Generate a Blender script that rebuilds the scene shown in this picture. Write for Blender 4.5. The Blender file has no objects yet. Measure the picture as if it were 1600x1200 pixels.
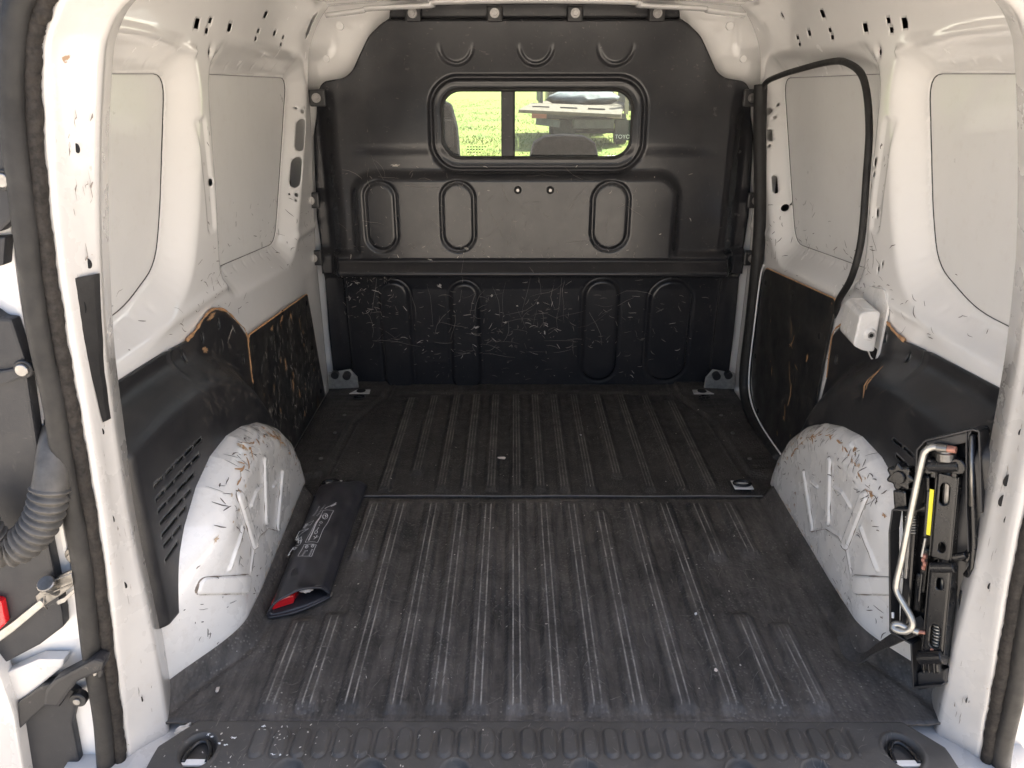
import bpy, bmesh, math, random
import numpy as np
from mathutils import Vector, Matrix

# ------------------------------------------------------------------ camera, world, sun, exposure
sc = bpy.context.scene
COL = sc.collection
FPX, EYE = 1200.0, Vector((-0.063, 0.0, 1.03))
PITCH, YAW = math.atan(485 / FPX), math.atan(2 / FPX)
cam = bpy.data.cameras.new('camera')
cam.sensor_width = 36.0
cam.lens = 36.0 * FPX / 1600.0
cam.clip_start, cam.clip_end = 0.02, 2000
camo = bpy.data.objects.new('camera', cam)
COL.objects.link(camo)
camo.location = EYE
camo.rotation_euler = (math.pi / 2 - PITCH, 0, YAW)
sc.camera = camo

SUN_EL, SUN_AZ = math.radians(55), math.radians(58)      # azimuth from +Y (van nose) towards +X
w = bpy.data.worlds.new('World'); sc.world = w; w.use_nodes = True
nt = w.node_tree
bg = nt.nodes['Background']
sky = nt.nodes.new('ShaderNodeTexSky')
sky.sky_type = 'NISHITA'; sky.sun_disc = False
sky.sun_elevation = SUN_EL; sky.sun_rotation = SUN_AZ
sky.air_density = 1.0; sky.dust_density = 6.0; sky.ozone_density = 1.0
nt.links.new(sky.outputs[0], bg.inputs[0])
bg.inputs[1].default_value = 0.085
sl = bpy.data.lights.new('sun', 'SUN'); sl.energy = 5.0; sl.angle = math.radians(0.6); sl.color = (1, .95, .88)
so = bpy.data.objects.new('sun', sl); COL.objects.link(so)
sd = Vector((math.sin(SUN_AZ) * math.cos(SUN_EL), math.cos(SUN_AZ) * math.cos(SUN_EL), math.sin(SUN_EL)))
so.rotation_euler = sd.to_track_quat('Z', 'Y').to_euler()
sc.view_settings.view_transform = 'Standard'
sc.view_settings.look = 'None'
sc.view_settings.exposure = 2.47
sc.cycles.max_bounces = 8; sc.cycles.diffuse_bounces = 5; sc.cycles.glossy_bounces = 3
sc.view_settings.gamma = 1.0

rnd = random.Random(7)
_f = Vector((0, math.cos(PITCH), -math.sin(PITCH))); _u = Vector((0, math.sin(PITCH), math.cos(PITCH))); _r = Vector((1, 0, 0))
_R = Matrix.Rotation(YAW, 3, 'Z'); _f, _u, _r = _R @ _f, _R @ _u, _R @ _r
def at(u, v, X=None, Y=None, Z=None, lean=None):
    """sight line through photo point (u,v) met with a real plane of the van"""
    d = _f + (u - 800) / FPX * _r - (v - 600) / FPX * _u
    if X is not None: t = (X - EYE.x) / d.x
    elif Y is not None: t = (Y - EYE.y) / d.y
    elif Z is not None: t = (Z - EYE.z) / d.z
    else:                                  # plane Y = a + b*z
        a, b = lean
        t = (a + b * EYE.z - EYE.y) / (d.y - b * d.z)
    return EYE + t * d

# ------------------------------------------------------------------ materials
class NB:
    def __init__(s, name):
        s.m = bpy.data.materials.new(name); s.m.use_nodes = True
        s.t = s.m.node_tree; s.b = s.t.nodes['Principled BSDF']; s.tc = None
    def n(s, typ, **k):
        x = s.t.nodes.new(typ)
        for a, b in k.items(): setattr(x, a, b)
        return x
    def l(s, a, b): s.t.links.new(a, b)
    def co(s):
        if s.tc is None: s.tc = s.n('ShaderNodeTexCoord')
        return s.tc.outputs['Object']
    def mp(s, sc=(1, 1, 1), rot=(0, 0, 0)):
        m = s.n('ShaderNodeMapping'); m.inputs['Scale'].default_value = sc; m.inputs['Rotation'].default_value = rot
        s.l(s.co(), m.inputs[0]); return m.outputs[0]
    def noise(s, scale, detail=4, rough=.55, vec=None, dist=0):
        x = s.n('ShaderNodeTexNoise'); x.inputs['Scale'].default_value = scale; x.inputs['Detail'].default_value = detail
        x.inputs['Roughness'].default_value = rough; x.inputs['Distortion'].default_value = dist
        s.l(vec or s.co(), x.inputs['Vector']); return x.outputs['Fac']
    def voro(s, scale, feature='F1', vec=None):
        x = s.n('ShaderNodeTexVoronoi', feature=feature); x.inputs['Scale'].default_value = scale
        s.l(vec or s.co(), x.inputs['Vector']); return x.outputs['Distance']
    def ramp(s, fac, a, b, ca=0.0, cb=1.0):
        x = s.n('ShaderNodeMapRange'); x.inputs[1].default_value = a; x.inputs[2].default_value = b
        x.inputs[3].default_value = ca; x.inputs[4].default_value = cb; x.clamp = True
        s.l(fac, x.inputs[0]); return x.outputs[0]
    def math(s, op, a, b):
        x = s.n('ShaderNodeMath', operation=op)
        for i, v in enumerate((a, b)):
            if isinstance(v, (int, float)): x.inputs[i].default_value = v
            else: s.l(v, x.inputs[i])
        return x.outputs[0]
    def mix(s, fac, a, b):
        x = s.n('ShaderNodeMix', data_type='RGBA')
        if isinstance(fac, (int, float)): x.inputs[0].default_value = fac
        else: s.l(fac, x.inputs[0])
        for i, v in ((6, a), (7, b)):
            if isinstance(v, tuple): x.inputs[i].default_value = (*v, 1) if len(v) == 3 else v
            else: s.l(v, x.inputs[i])
        return x.outputs[2]
    def col(s, v):
        if isinstance(v, tuple): s.b.inputs['Base Color'].default_value = (*v, 1)
        else: s.l(v, s.b.inputs['Base Color'])
    def rough(s, v):
        if isinstance(v, (int, float)): s.b.inputs['Roughness'].default_value = v
        else: s.l(v, s.b.inputs['Roughness'])
    def bump(s, h, strength=.3, dist=.002):
        x = s.n('ShaderNodeBump'); x.inputs['Strength'].default_value = strength; x.inputs['Distance'].default_value = dist
        s.l(h, x.inputs['Height']); s.l(x.outputs[0], s.b.inputs['Normal'])
    def scratch(s, scale, thin, patch, p0, p1, rot=(0, 0, 0), st=(1, 1, 1)):
        """broken thin marks: cell borders of a bent Voronoi kept only inside noise patches"""
        mpv = s.mp(st, rot)
        nz = s.n('ShaderNodeTexNoise'); nz.inputs['Scale'].default_value = scale * .6; s.l(mpv, nz.inputs['Vector'])
        mx = s.n('ShaderNodeMix', data_type='VECTOR'); mx.inputs[0].default_value = .06
        s.l(mpv, mx.inputs[4]); s.l(nz.outputs['Color'], mx.inputs[5])
        d = s.voro(scale, 'DISTANCE_TO_EDGE', mx.outputs[1])
        line = s.ramp(d, thin, thin * .4)
        pn = s.noise(patch, 5, .65)
        return s.math('MULTIPLY', line, s.ramp(pn, p0, p1))

def simple(name, c, rough=.5, metal=0, var=.12, nscale=30, bump=0, bscale=400, coat=0):
    k = NB(name)
    nz = k.noise(nscale, 5)
    a = tuple(x * (1 - var) for x in c); b = tuple(min(1, x * (1 + var)) for x in c)
    k.col(k.mix(k.ramp(nz, .3, .7), a, b))
    k.rough(k.ramp(k.noise(nscale * 2.3, 4), .3, .7, rough * .85, min(1, rough * 1.15)))
    k.b.inputs['Metallic'].default_value = metal
    if coat: k.b.inputs['Coat Weight'].default_value = coat; k.b.inputs['Coat Roughness'].default_value = .06
    if bump: k.bump(k.noise(bscale, 3), bump, .001)
    return k.m

def paint(name, c=(.79, .775, .75), rough=.28, wear=1.0, dirt=.25, coat=.8):
    k = NB(name)
    base = k.mix(k.ramp(k.noise(5, 6, .6), .35, .75), c, tuple(x * (1 - .10 * dirt * 2) for x in c))
    # fine grime
    g = k.math('MULTIPLY', k.ramp(k.noise(38, 6, .7), .55, .8), dirt * .55)
    base = k.mix(g, base, (.42, .34, .26))
    if wear > .6:
        s2 = k.math('MULTIPLY', k.ramp(k.noise(150, 3, .6, k.mp((1, 1, .35), (.5, .3, .2))), .665, .70), k.ramp(k.noise(9, 5, .7), .60 - .05 * wear, .72))
        base = k.mix(k.math('MULTIPLY', s2, .7), base, (.17, .13, .10))
        ch = k.math('MULTIPLY', k.ramp(k.noise(55, 3, .5), .70, .73), k.ramp(k.noise(6, 3), .56 - .04 * wear, .66))
        base = k.mix(ch, base, (.30, .17, .085))
    k.col(base)
    k.rough(k.ramp(k.noise(14, 5), .3, .7, rough * .8, rough * 1.25))
    k.b.inputs['Coat Weight'].default_value = coat; k.b.inputs['Coat Roughness'].default_value = .05
    k.bump(k.noise(260, 2), .05, .0006)
    return k.m

def black_plastic(name, c=(.017, .017, .019), rough=.42, dust=.25, grain=700, gstr=.25, scr=.6):
    k = NB(name)
    d = k.ramp(k.noise(9, 6, .68), .45, .8, 0, dust)
    base = k.mix(d, c, (.12, .11, .10))
    if scr:
        s1 = k.math('MULTIPLY', k.ramp(k.noise(130, 3, .6, k.mp((.4, 1, 1), (.2, .6, .3))), .66, .70), k.ramp(k.noise(7, 5, .7), .45, .62))
        s2 = k.math('MULTIPLY', k.ramp(k.noise(170, 3, .6, k.mp((1, 1, .3), (.5, .1, .4))), .67, .70), k.ramp(k.noise(11, 5, .7), .46, .62))
        base = k.mix(k.math('MULTIPLY', s1, scr * .45), base, (.24, .22, .20))
        base = k.mix(k.math('MULTIPLY', s2, scr * .45), base, (.22, .19, .16))
    k.col(base)
    k.rough(k.math('ADD', k.ramp(k.noise(17, 5, .6), .3, .7, rough * .8, rough * 1.2), k.math('MULTIPLY', d, .5)))
    k.bump(k.voro(grain), gstr, .0005)
    return k.m

def board(name):
    k = NB(name)
    base = k.mix(k.ramp(k.noise(12, 6, .7), .4, .8, 0, .35), (.017, .017, .018), (.10, .088, .075))
    vs = k.math('MULTIPLY', k.ramp(k.noise(120, 3, .6, k.mp((1, 1, .2))), .64, .69), k.ramp(k.noise(8, 5, .7), .45, .6))
    base = k.mix(k.math('MULTIPLY', vs, .5), base, (.22, .17, .12))
    ch = k.math('MULTIPLY', k.ramp(k.noise(30, 5, .6, k.mp((1, 1, .6))), .655, .68), k.ramp(k.noise(5.5, 2), .47, .58))
    base = k.mix(ch, base, (.46, .25, .11))
    k.col(base); k.rough(k.ramp(k.noise(20, 4), .3, .7, .38, .6)); k.bump(k.noise(300, 3), .15, .0008)
    return k.m

def rubber(name, c=(.024, .0225, .0215), dust=.80, grainscale=125):
    k = NB(name)
    at_ = k.n('ShaderNodeAttribute', attribute_name='wear')
    d1 = k.ramp(k.noise(4.5, 7, .7), .36, .78, 0, dust)
    st = k.ramp(k.noise(16, 6, .7, k.mp((4, .5, 1))), .42, .8, 0, dust * .9)
    dd = k.math('ADD', d1, st)
    base = k.mix(dd, c, (.135, .12, .108))
    v = k.voro(grainscale)
    tips = k.math('MULTIPLY', k.ramp(v, .34, .16), k.ramp(k.noise(7, 6, .75), .44, .64, 0, .75))
    base = k.mix(tips, base, (.21, .195, .18))
    sp = k.math('MULTIPLY', k.ramp(k.voro(70), .085, .06), k.ramp(k.noise(9, 3), .5, .62, 0, .8))
    base = k.mix(sp, base, (.5, .48, .45))
    base = k.mix(k.math('MULTIPLY', at_.outputs['Fac'], k.ramp(k.noise(22, 5, .7), .36, .66, .10, .95)), base, (.46, .43, .39))
    k.col(base)
    k.rough(k.ramp(k.noise(30, 4), .3, .7, .48, .72))
    k.bump(v, .6, .0024)
    return k.m

M = {}
M['white'] = paint('white_paint', (.87, .855, .838), .22, wear=.35, dirt=.10)
M['white_worn'] = paint('worn_white_paint', (.86, .84, .81), wear=1.45, dirt=.45)
M['white_dimmed'] = paint('scuffed_dimmed_white_paint', (.61, .59, .565), wear=.75, dirt=.35)  # same white body paint, base darkened to offset strong rear light, plus scuffs
M['foot'] = paint('dirty_cream_paint', (.60, .53, .45), .4, 1.6, .9)
M['pane'] = paint('grey_white_skin', (.81, .80, .785), .34, .3, .25, .15)
M['black'] = black_plastic('black_plastic', scr=.9)
M['bulk'] = black_plastic('bulkhead_plastic', (.022, .0225, .026), .21, .12, 520, .08, .7)
M['cover'] = black_plastic('cover_plastic', (.023, .023, .025), .36, .26, 600, .3, .45)
M['trim'] = black_plastic('door_trim_plastic', (.020, .021, .025), .5, .15, 700, .3, .2)
M['sill'] = black_plastic('sill_plastic', (.062, .057, .052), .55, .9, 420, .35, .9)
M['board'] = board('black_hardboard')
M['fibre'] = simple('raw_fibreboard', (.46, .26, .13), .9, 0, .3, 60, .4)
M['rubber'] = rubber('ribbed_rubber')
M['rubber2'] = rubber('ribbed_rubber_front', (.018, .017, .0165), .36, 200)
M['seal'] = simple('seal_rubber', (.016, .015, .0145), .6, 0, .5, 18, .6, 120)
M['sealfuzz'] = simple('seal_carrier', (.022, .018, .015), .85, 0, .6, 90, 1.0, 160)
M['steel'] = simple('zinc_steel', (.24, .23, .215), .40, .9, .25, 60, .1)
M['zincmat'] = simple('galvanised_plate', (.40, .39, .37), .45, .8, .2, 80, .1)
M['rod'] = simple('zinc_rod', (.44, .43, .40), .33, .7, .12, 60)
M['jackblack'] = simple('black_enamel', (.012, .012, .013), .25, 0, .3, 40, .06)
M['dark'] = simple('dark_void', (.006, .006, .007), .8)
M['tape'] = simple('black_tape', (.008, .008, .009), .55, 0, .2, 40, .2)
M['bolt'] = simple('bolt_head', (.32, .31, .30), .35, .9, .2, 90)
M['red'] = simple('red_plastic', (.62, .012, .018), .2, 0, .1, 20, 0, 400, .6)
M['cloth'] = simple('pale_cloth', (.72, .62, .54), .9, 0, .15, 90, .4, 200)
M['pouch'] = simple('black_nylon', (.042, .040, .045), .34, 0, .3, 14, .35, 60)
M['print'] = simple('white_print', (.75, .75, .75), .6)
M['yellow'] = simple('yellow_label', (.80, .72, .03), .5)
M['copper'] = simple('copper_grease', (.42, .20, .15), .5, .5, .3, 120)
M['strap'] = simple('webbing', (.042, .038, .035), .8, 0, .3, 200, .7, 500)
M['pale_mark'] = simple('pale_scuff', (.54, .50, .45), .8, 0, .3, 60)
M['dark_mark'] = simple('dark_scuff', (.10, .085, .075), .7, 0, .3, 60)
M['brown_mark'] = simple('brown_gouge', (.42, .25, .13), .85, 0, .3, 60)
M['tan_mark'] = simple('tan_dirt', (.50, .39, .28), .9, 0, .3, 60)
M['seat'] = simple('seat_cloth', (.007, .007, .009), .9, 0, .2, 30)
M['seatgrey'] = simple('seat_grey', (.022, .022, .025), .7, 0, .2, 40, .2)
M['bellows'] = simple('grey_rubber_bellows', (.085, .08, .074), .55, 0, .3, 45, .2)
M['fabric_tan'] = paint('primer_strip', (.62, .50, .38), .5, .2, .2)

def glass(name, tint=(.9, .95, .92), refl=.08):
    k = NB(name); t = k.t
    tr = k.n('ShaderNodeBsdfTransparent'); tr.inputs[0].default_value = (*tint, 1)
    gl = k.n('ShaderNodeBsdfGlossy'); gl.inputs['Roughness'].default_value = .02
    mx = k.n('ShaderNodeMixShader'); mx.inputs[0].default_value = refl
    k.l(tr.outputs[0], mx.inputs[1]); k.l(gl.outputs[0], mx.inputs[2])
    k.l(mx.outputs[0], t.nodes['Material Output'].inputs[0])
    return k.m
M['glass'] = glass('clear_glass', (.88, .93, .90), .03)

# ------------------------------------------------------------------ geometry helpers
def link(name, me, mat, parent=None, smooth=False, label=None):
    me.materials.append(M[mat] if isinstance(mat, str) else mat)
    if smooth: me.polygons.foreach_set('use_smooth', [True] * len(me.polygons))
    o = bpy.data.objects.new(name, me); COL.objects.link(o)
    if parent: o.parent = parent
    if label: o['label'] = label
    return o
def pyd(name, v, f, mat, parent=None, smooth=False, label=None):
    me = bpy.data.meshes.new(name); me.from_pydata([tuple(map(float, p)) for p in v], [], f); me.update()
    return link(name, me, mat, parent, smooth, label)
def frombm(name, bm, mat, parent=None, smooth=False, label=None):
    bmesh.ops.recalc_face_normals(bm, faces=bm.faces)
    me = bpy.data.meshes.new(name); bm.to_mesh(me); bm.free()
    return link(name, me, mat, parent, smooth, label)
def empty(name, loc, label=None, cat=None, group=None):
    o = bpy.data.objects.new(name, None); COL.objects.link(o); o.empty_display_size = .05
    if label: o['label'] = label
    if cat: o['category'] = cat
    if group: o['group'] = group
    return o
def tag(o, label, cat, group=None):
    o['label'] = label; o['category'] = cat
    if group: o['group'] = group
    return o
def bm_box(bm, c, s, rot=None, bev=0):
    r = bmesh.ops.create_cube(bm, size=1)
    vs = r['verts']
    bmesh.ops.scale(bm, vec=s, verts=vs)
    if bev:
        es = list({e for v in vs for e in v.link_edges})
        g = bmesh.ops.bevel(bm, geom=es, offset=bev, segments=2, affect='EDGES', profile=.6)
        vs = list({v for f in g['faces'] for v in f.verts} | {v for v in vs if v.is_valid})
        # collect the whole island
        seen = set(vs); st = list(vs)
        while st:
            a = st.pop()
            for e in a.link_edges:
                b = e.other_vert(a)
                if b not in seen: seen.add(b); st.append(b)
        vs = list(seen)
    if rot is not None: bmesh.ops.rotate(bm, cent=(0, 0, 0), matrix=rot, verts=vs)
    bmesh.ops.translate(bm, vec=c, verts=vs)
def box(name, c, s, mat, parent=None, rot=None, bev=.003, label=None):
    bm = bmesh.new(); bm_box(bm, c, s, rot, bev); return frombm(name, bm, mat, parent, False, label)
def catmull(pts, n):
    pts = [Vector(p) for p in pts]
    P = [2 * pts[0] - pts[1]] + pts + [2 * pts[-1] - pts[-2]]
    out = []
    for i in range(1, len(P) - 2):
        a, b, c, d = P[i - 1:i + 3]
        for k in range(n):
            t = k / n
            out.append(.5 * ((2 * b) + (c - a) * t + (2 * a - 5 * b + 4 * c - d) * t * t + (3 * b - a - 3 * c + d) * t ** 3))
    out.append(pts[-1]); return out
def tube(name, path, r, mat, parent=None, seg=12, rfun=None, flat=None, label=None, closed=False):
    """round (or flattened) tube; flat=(a,b) scales along frame axes"""
    path = [Vector(p) for p in path]; v = []; f = []
    n = len(path); ref = None
    for i, p in enumerate(path):
        if closed: t = (path[(i + 1) % n] - path[i - 1]).normalized()
        else: t = (path[min(i + 1, n - 1)] - path[max(i - 1, 0)]).normalized()
        if ref is None:
            ref = Vector((0, 1, 0)) if abs(t.y) < .85 else Vector((1, 0, 0))
        nx = (ref - t * ref.dot(t)).normalized(); ref = nx
        ny = t.cross(nx)
        rr = r if rfun is None else rfun(i / (n - 1))
        for k in range(seg):
            a = 2 * math.pi * k / seg
            ca, sa = math.cos(a), math.sin(a)
            if flat: ca *= flat[0]; sa *= flat[1]
            v.append(p + nx * ca * rr + ny * sa * rr)
    m = n if closed else n - 1
    for i in range(m):
        for k in range(seg):
            a = i * seg + k; b = i * seg + (k + 1) % seg; j = (i + 1) % n
            f.append((a, b, j * seg + (k + 1) % seg, j * seg + k))
    if not closed: f += [tuple(range(seg))[::-1], tuple((n - 1) * seg + k for k in range(seg))]
    return pyd(name, v, f, mat, parent, True, label)
def cyl(name, a, b, r, mat, parent=None, seg=20, r2=None, bev=.12, label=None):
    """cylinder a->b with softened rims"""
    a, b = Vector(a), Vector(b); d = b - a; L = d.length; d.normalize(); r2 = r if r2 is None else r2
    x = d.orthogonal().normalized(); y = d.cross(x); e = min(bev * max(r, r2), L * .3)
    rings = [(0, r - e), (e, r), (L - e, r2), (L, r2 - e)]
    v = []; f = []
    for (h, rr) in rings:
        for k in range(seg):
            an = 2 * math.pi * k / seg; v.append(a + d * h + (x * math.cos(an) + y * math.sin(an)) * rr)
    for i in range(3):
        for k in range(seg):
            f.append((i * seg + k, i * seg + (k + 1) % seg, (i + 1) * seg + (k + 1) % seg, (i + 1) * seg + k))
    f += [tuple(range(seg))[::-1], tuple(3 * seg + k for k in range(seg))]
    return pyd(name, v, f, mat, parent, False, label)
def prism(name, pts, off, mat, parent=None, bev=0, label=None):
    """closed 3-D outline pushed along vector off"""
    bm = bmesh.new()
    vs = [bm.verts.new(p) for p in pts]
    face = bm.faces.new(vs)
    r = bmesh.ops.extrude_face_region(bm, geom=[face])
    bmesh.ops.translate(bm, vec=off, verts=[g for g in r['geom'] if isinstance(g, bmesh.types.BMVert)])
    if bev:
        bmesh.ops.bevel(bm, geom=bm.edges[:], offset=bev, segments=2, affect='EDGES', profile=.6)
    return frombm(name, bm, mat, parent, False, label)
def rings_holes(cx, cy, a, b, n=20):
    return [(cx + a * math.cos(2 * math.pi * k / n), cy + b * math.sin(2 * math.pi * k / n)) for k in range(n)]
def rrect(x0, x1, y0, y1, r, n=6):
    p = []
    for (cx, cy, s) in ((x1 - r, y1 - r, 0), (x0 + r, y1 - r, 1), (x0 + r, y0 + r, 2), (x1 - r, y0 + r, 3)):
        for k in range(n + 1):
            a = (s + k / n) * math.pi / 2; p.append((cx + r * math.cos(a), cy + r * math.sin(a)))
    return p
def capsule(x, y0, y1, r, n=8):
    return [(x + r * math.cos(math.pi * k / n), y1 - r + r * math.sin(math.pi * k / n)) for k in range(n + 1)] + \
           [(x - r * math.cos(math.pi * k / n), y0 + r - r * math.sin(math.pi * k / n)) for k in range(n + 1)]
def roundpoly(pts, r, n=5):
    """round each corner of a 2-D polygon by up to r"""
    out = []; N = len(pts)
    for i in range(N):
        p0, p, p1 = Vector(pts[i - 1]), Vector(pts[i]), Vector(pts[(i + 1) % N])
        rr = min(r, (p0 - p).length * .45, (p1 - p).length * .45)
        a = p + (p0 - p).normalized() * rr; b = p + (p1 - p).normalized() * rr
        for k in range(n + 1):
            t = k / n; q = (1 - t) ** 2 * a + 2 * t * (1 - t) * p + t * t * b; out.append((q.x, q.y))
    return out
# --- numpy fields
def sm(t): t = np.clip(t, 0, 1); return t * t * (3 - 2 * t)
def polysd(px, py, poly):
    """signed distance to polygon, negative inside; also nearest point"""
    P = np.array(poly, float); Q = np.roll(P, -1, 0)
    best = np.full(px.shape, 1e9); nx = np.zeros_like(px); ny = np.zeros_like(px); ins = np.zeros(px.shape, bool)
    for (ax, ay), (bx, by) in zip(P, Q):
        dx, dy = bx - ax, by - ay; L = dx * dx + dy * dy
        if L < 1e-14: continue
        t = np.clip(((px - ax) * dx + (py - ay) * dy) / L, 0, 1)
        qx, qy = ax + t * dx, ay + t * dy
        d = (px - qx) ** 2 + (py - qy) ** 2
        m = d < best; best = np.where(m, d, best); nx = np.where(m, qx, nx); ny = np.where(m, qy, ny)
        c = ((ay > py) != (by > py))
        with np.errstate(divide='ignore', invalid='ignore'):
            xi = (bx - ax) * (py - ay) / (by - ay if by != ay else 1e-12) + ax
        ins ^= (c & (px < xi))
    d = np.sqrt(best)
    return np.where(ins, -d, d), nx, ny
def segd(px, py, a, b):
    dx, dy = b[0] - a[0], b[1] - a[1]; L = dx * dx + dy * dy
    t = np.clip(((px - a[0]) * dx + (py - a[1]) * dy) / max(L, 1e-12), 0, 1)
    return np.hypot(px - a[0] - t * dx, py - a[1] - t * dy)
def rboxd(px, py, x0, x1, y0, y1, r):
    qx = np.abs(px - (x0 + x1) / 2) - ((x1 - x0) / 2 - r); qy = np.abs(py - (y0 + y1) / 2) - ((y1 - y0) / 2 - r)
    return np.hypot(np.maximum(qx, 0), np.maximum(qy, 0)) + np.minimum(np.maximum(qx, qy), 0) - r
def polyline_d(px, py, pts):
    d = np.full(px.shape, 1e9)
    for a, b in zip(pts[:-1], pts[1:]): d = np.minimum(d, segd(px, py, a, b))
    return d
def field(name, us, vs, func, mat, parent, outline=None, holes=(), thick=0, label=None, wear=None, flip=False):
    """sheet over a grid (u,v): cells kept inside outline / outside holes, rim vertices pulled onto the outlines"""
    us, vs = np.asarray(us, float), np.asarray(vs, float)
    U, V = np.meshgrid(us, vs, indexing='ij')
    nu, nv = U.shape
    cu, cv = (U[:-1, :-1] + U[1:, 1:]) / 2, (V[:-1, :-1] + V[1:, 1:]) / 2
    keep = np.ones(cu.shape, bool)
    allp = ([outline] if outline is not None else []) + list(holes)
    for i, poly in enumerate(allp):
        P = np.array(poly); pad = .02
        if outline is not None and i == 0:
            keep &= polysd(cu, cv, poly)[0] < 0
        else:
            iu = np.where((us > P[:, 0].min() - pad) & (us < P[:, 0].max() + pad))[0]
            iv = np.where((vs > P[:, 1].min() - pad) & (vs < P[:, 1].max() + pad))[0]
            if len(iu) < 2 or len(iv) < 2: continue
            s = np.s_[iu[0]:iu[-1], iv[0]:iv[-1]]
            keep[s] &= polysd(cu[s], cv[s], poly)[0] > 0
    idx = np.arange(nu * nv).reshape(nu, nv)
    F = np.stack([idx[:-1, :-1], idx[1:, :-1], idx[1:, 1:], idx[:-1, 1:]], -1)[keep]
    if allp:
        cnt = np.zeros(nu * nv, int); np.add.at(cnt, F.ravel(), 1)
        rim = np.where((cnt > 0) & (cnt < 4))[0]
        uf, vf = U.ravel().copy(), V.ravel().copy()
        pu, pv = uf[rim], vf[rim]
        bd = np.full(pu.shape, 1e9); bu, bv = pu.copy(), pv.copy()
        for poly in allp:
            d, x, y = polysd(pu, pv, poly); d = np.abs(d); m = d < bd
            bd = np.where(m, d, bd); bu = np.where(m, x, bu); bv = np.where(m, y, bv)
        lim = 1.05 * max(np.diff(us).max(), np.diff(vs).max())
        m = bd < lim
        uf[rim[m]] = bu[m]; vf[rim[m]] = bv[m]
        U, V = uf.reshape(nu, nv), vf.reshape(nu, nv)
    X, Y, Z = func(U, V)
    co = np.stack([X.ravel(), Y.ravel(), Z.ravel()], -1)
    used = np.unique(F); remap = np.full(nu * nv, -1); remap[used] = np.arange(len(used))
    F = remap[F]; co = co[used]
    if flip: F = F[:, ::-1]
    me = bpy.data.meshes.new(name)
    me.vertices.add(len(co)); me.vertices.foreach_set('co', co.ravel())
    me.loops.add(F.size); me.loops.foreach_set('vertex_index', np.ascontiguousarray(F.ravel()).astype(np.int32))
    me.polygons.add(len(F)); me.polygons.foreach_set('loop_start', np.arange(0, F.size, 4, dtype=np.int32))
    me.polygons.foreach_set('loop_total', np.full(len(F), 4, dtype=np.int32))
    me.update(calc_edges=True); me.validate()
    if wear is not None:
        a = me.attributes.new('wear', 'FLOAT', 'POINT')
        a.data.foreach_set('value', wear(U, V).ravel()[used].astype(np.float32))
    o = link(name, me, mat, parent, True, label)
    if thick:
        md = o.modifiers.new('thickness', 'SOLIDIFY'); md.thickness = thick; md.offset = -1
    return o
def lin(a, b, step): return np.linspace(a, b, max(2, int(round((b - a) / step)) + 1))
def sc1(fn):                       # scalar version of a field function
    def g(u, v):
        x, y, z = fn(np.array([[float(u)]]), np.array([[float(v)]])); return Vector((float(x[0, 0]), float(y[0, 0]), float(z[0, 0])))
    def arr(U, V):
        x, y, z = fn(np.array([U], float), np.array([V], float)); return [Vector(p) for p in np.stack([x[0], y[0], z[0]], -1).tolist()]
    g.arr = arr
    return g
def strokes(name, surf, items, mat, parent, off, wid=.0012):
    """many small curved scuff marks lying on a surface; items = (u, v, length, angle)"""
    v = []; f = []
    for (u, w_, L, a) in items:
        n = 4; b = rnd.uniform(-.9, .9); pts = []
        uu, vv, an = u, w_, a
        for i in range(n + 1):
            pts.append((uu, vv, an)); uu += math.cos(an) * L / n; vv += math.sin(an) * L / n; an += b / n + rnd.uniform(-.25, .25)
        w0 = wid * rnd.uniform(.5, 1.5); base = len(v)
        for i, (x, y, an) in enumerate(pts):
            ww = w0 * (.25 + .75 * math.sin(math.pi * (i + .3) / (n + .6)))
            for s in (-1, 1):
                v.append((x - math.sin(an) * ww * s * .5, y + math.cos(an) * ww * s * .5))
        for i in range(n): f.append((base + 2 * i, base + 2 * i + 1, base + 2 * i + 3, base + 2 * i + 2))
    if not v: return None
    if hasattr(surf, 'arr'): v = [p + off for p in surf.arr([q[0] for q in v], [q[1] for q in v])]
    else: v = [surf(*q) + off for q in v]
    o = pyd(name, v, f, mat, parent); o['kind'] = 'stuff'; return o
def blotch(name, surf, u, v, a, b, mat, parent, off, n=24, rot=0):
    n = 24
    """one irregular chipped patch"""
    pts = []
    for k in range(n):
        t = 2 * math.pi * k / n; r = rnd.uniform(.22, 1.2)
        x, y = a * r * math.cos(t), b * r * math.sin(t)
        pts.append((u + x * math.cos(rot) - y * math.sin(rot), v + x * math.sin(rot) + y * math.cos(rot)))
    if hasattr(surf, 'arr'): pts = [p + off for p in surf.arr([q[0] for q in pts], [q[1] for q in pts])]
    else: pts = [surf(*q) + off for q in pts]
    return pyd(name, pts, [tuple(range(n))], mat, parent)

def bolt_head(name, c, d, r, parent, mat='bolt', washer=None):
    c, d = Vector(c), Vector(d).normalized()
    o = cyl(name, c, c + d * r * .7, r, mat, parent, 6 if washer else 14)
    if washer: cyl('washer', c - d * r * .1, c + d * r * .25, washer, mat, o, 18)
    return o

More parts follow.
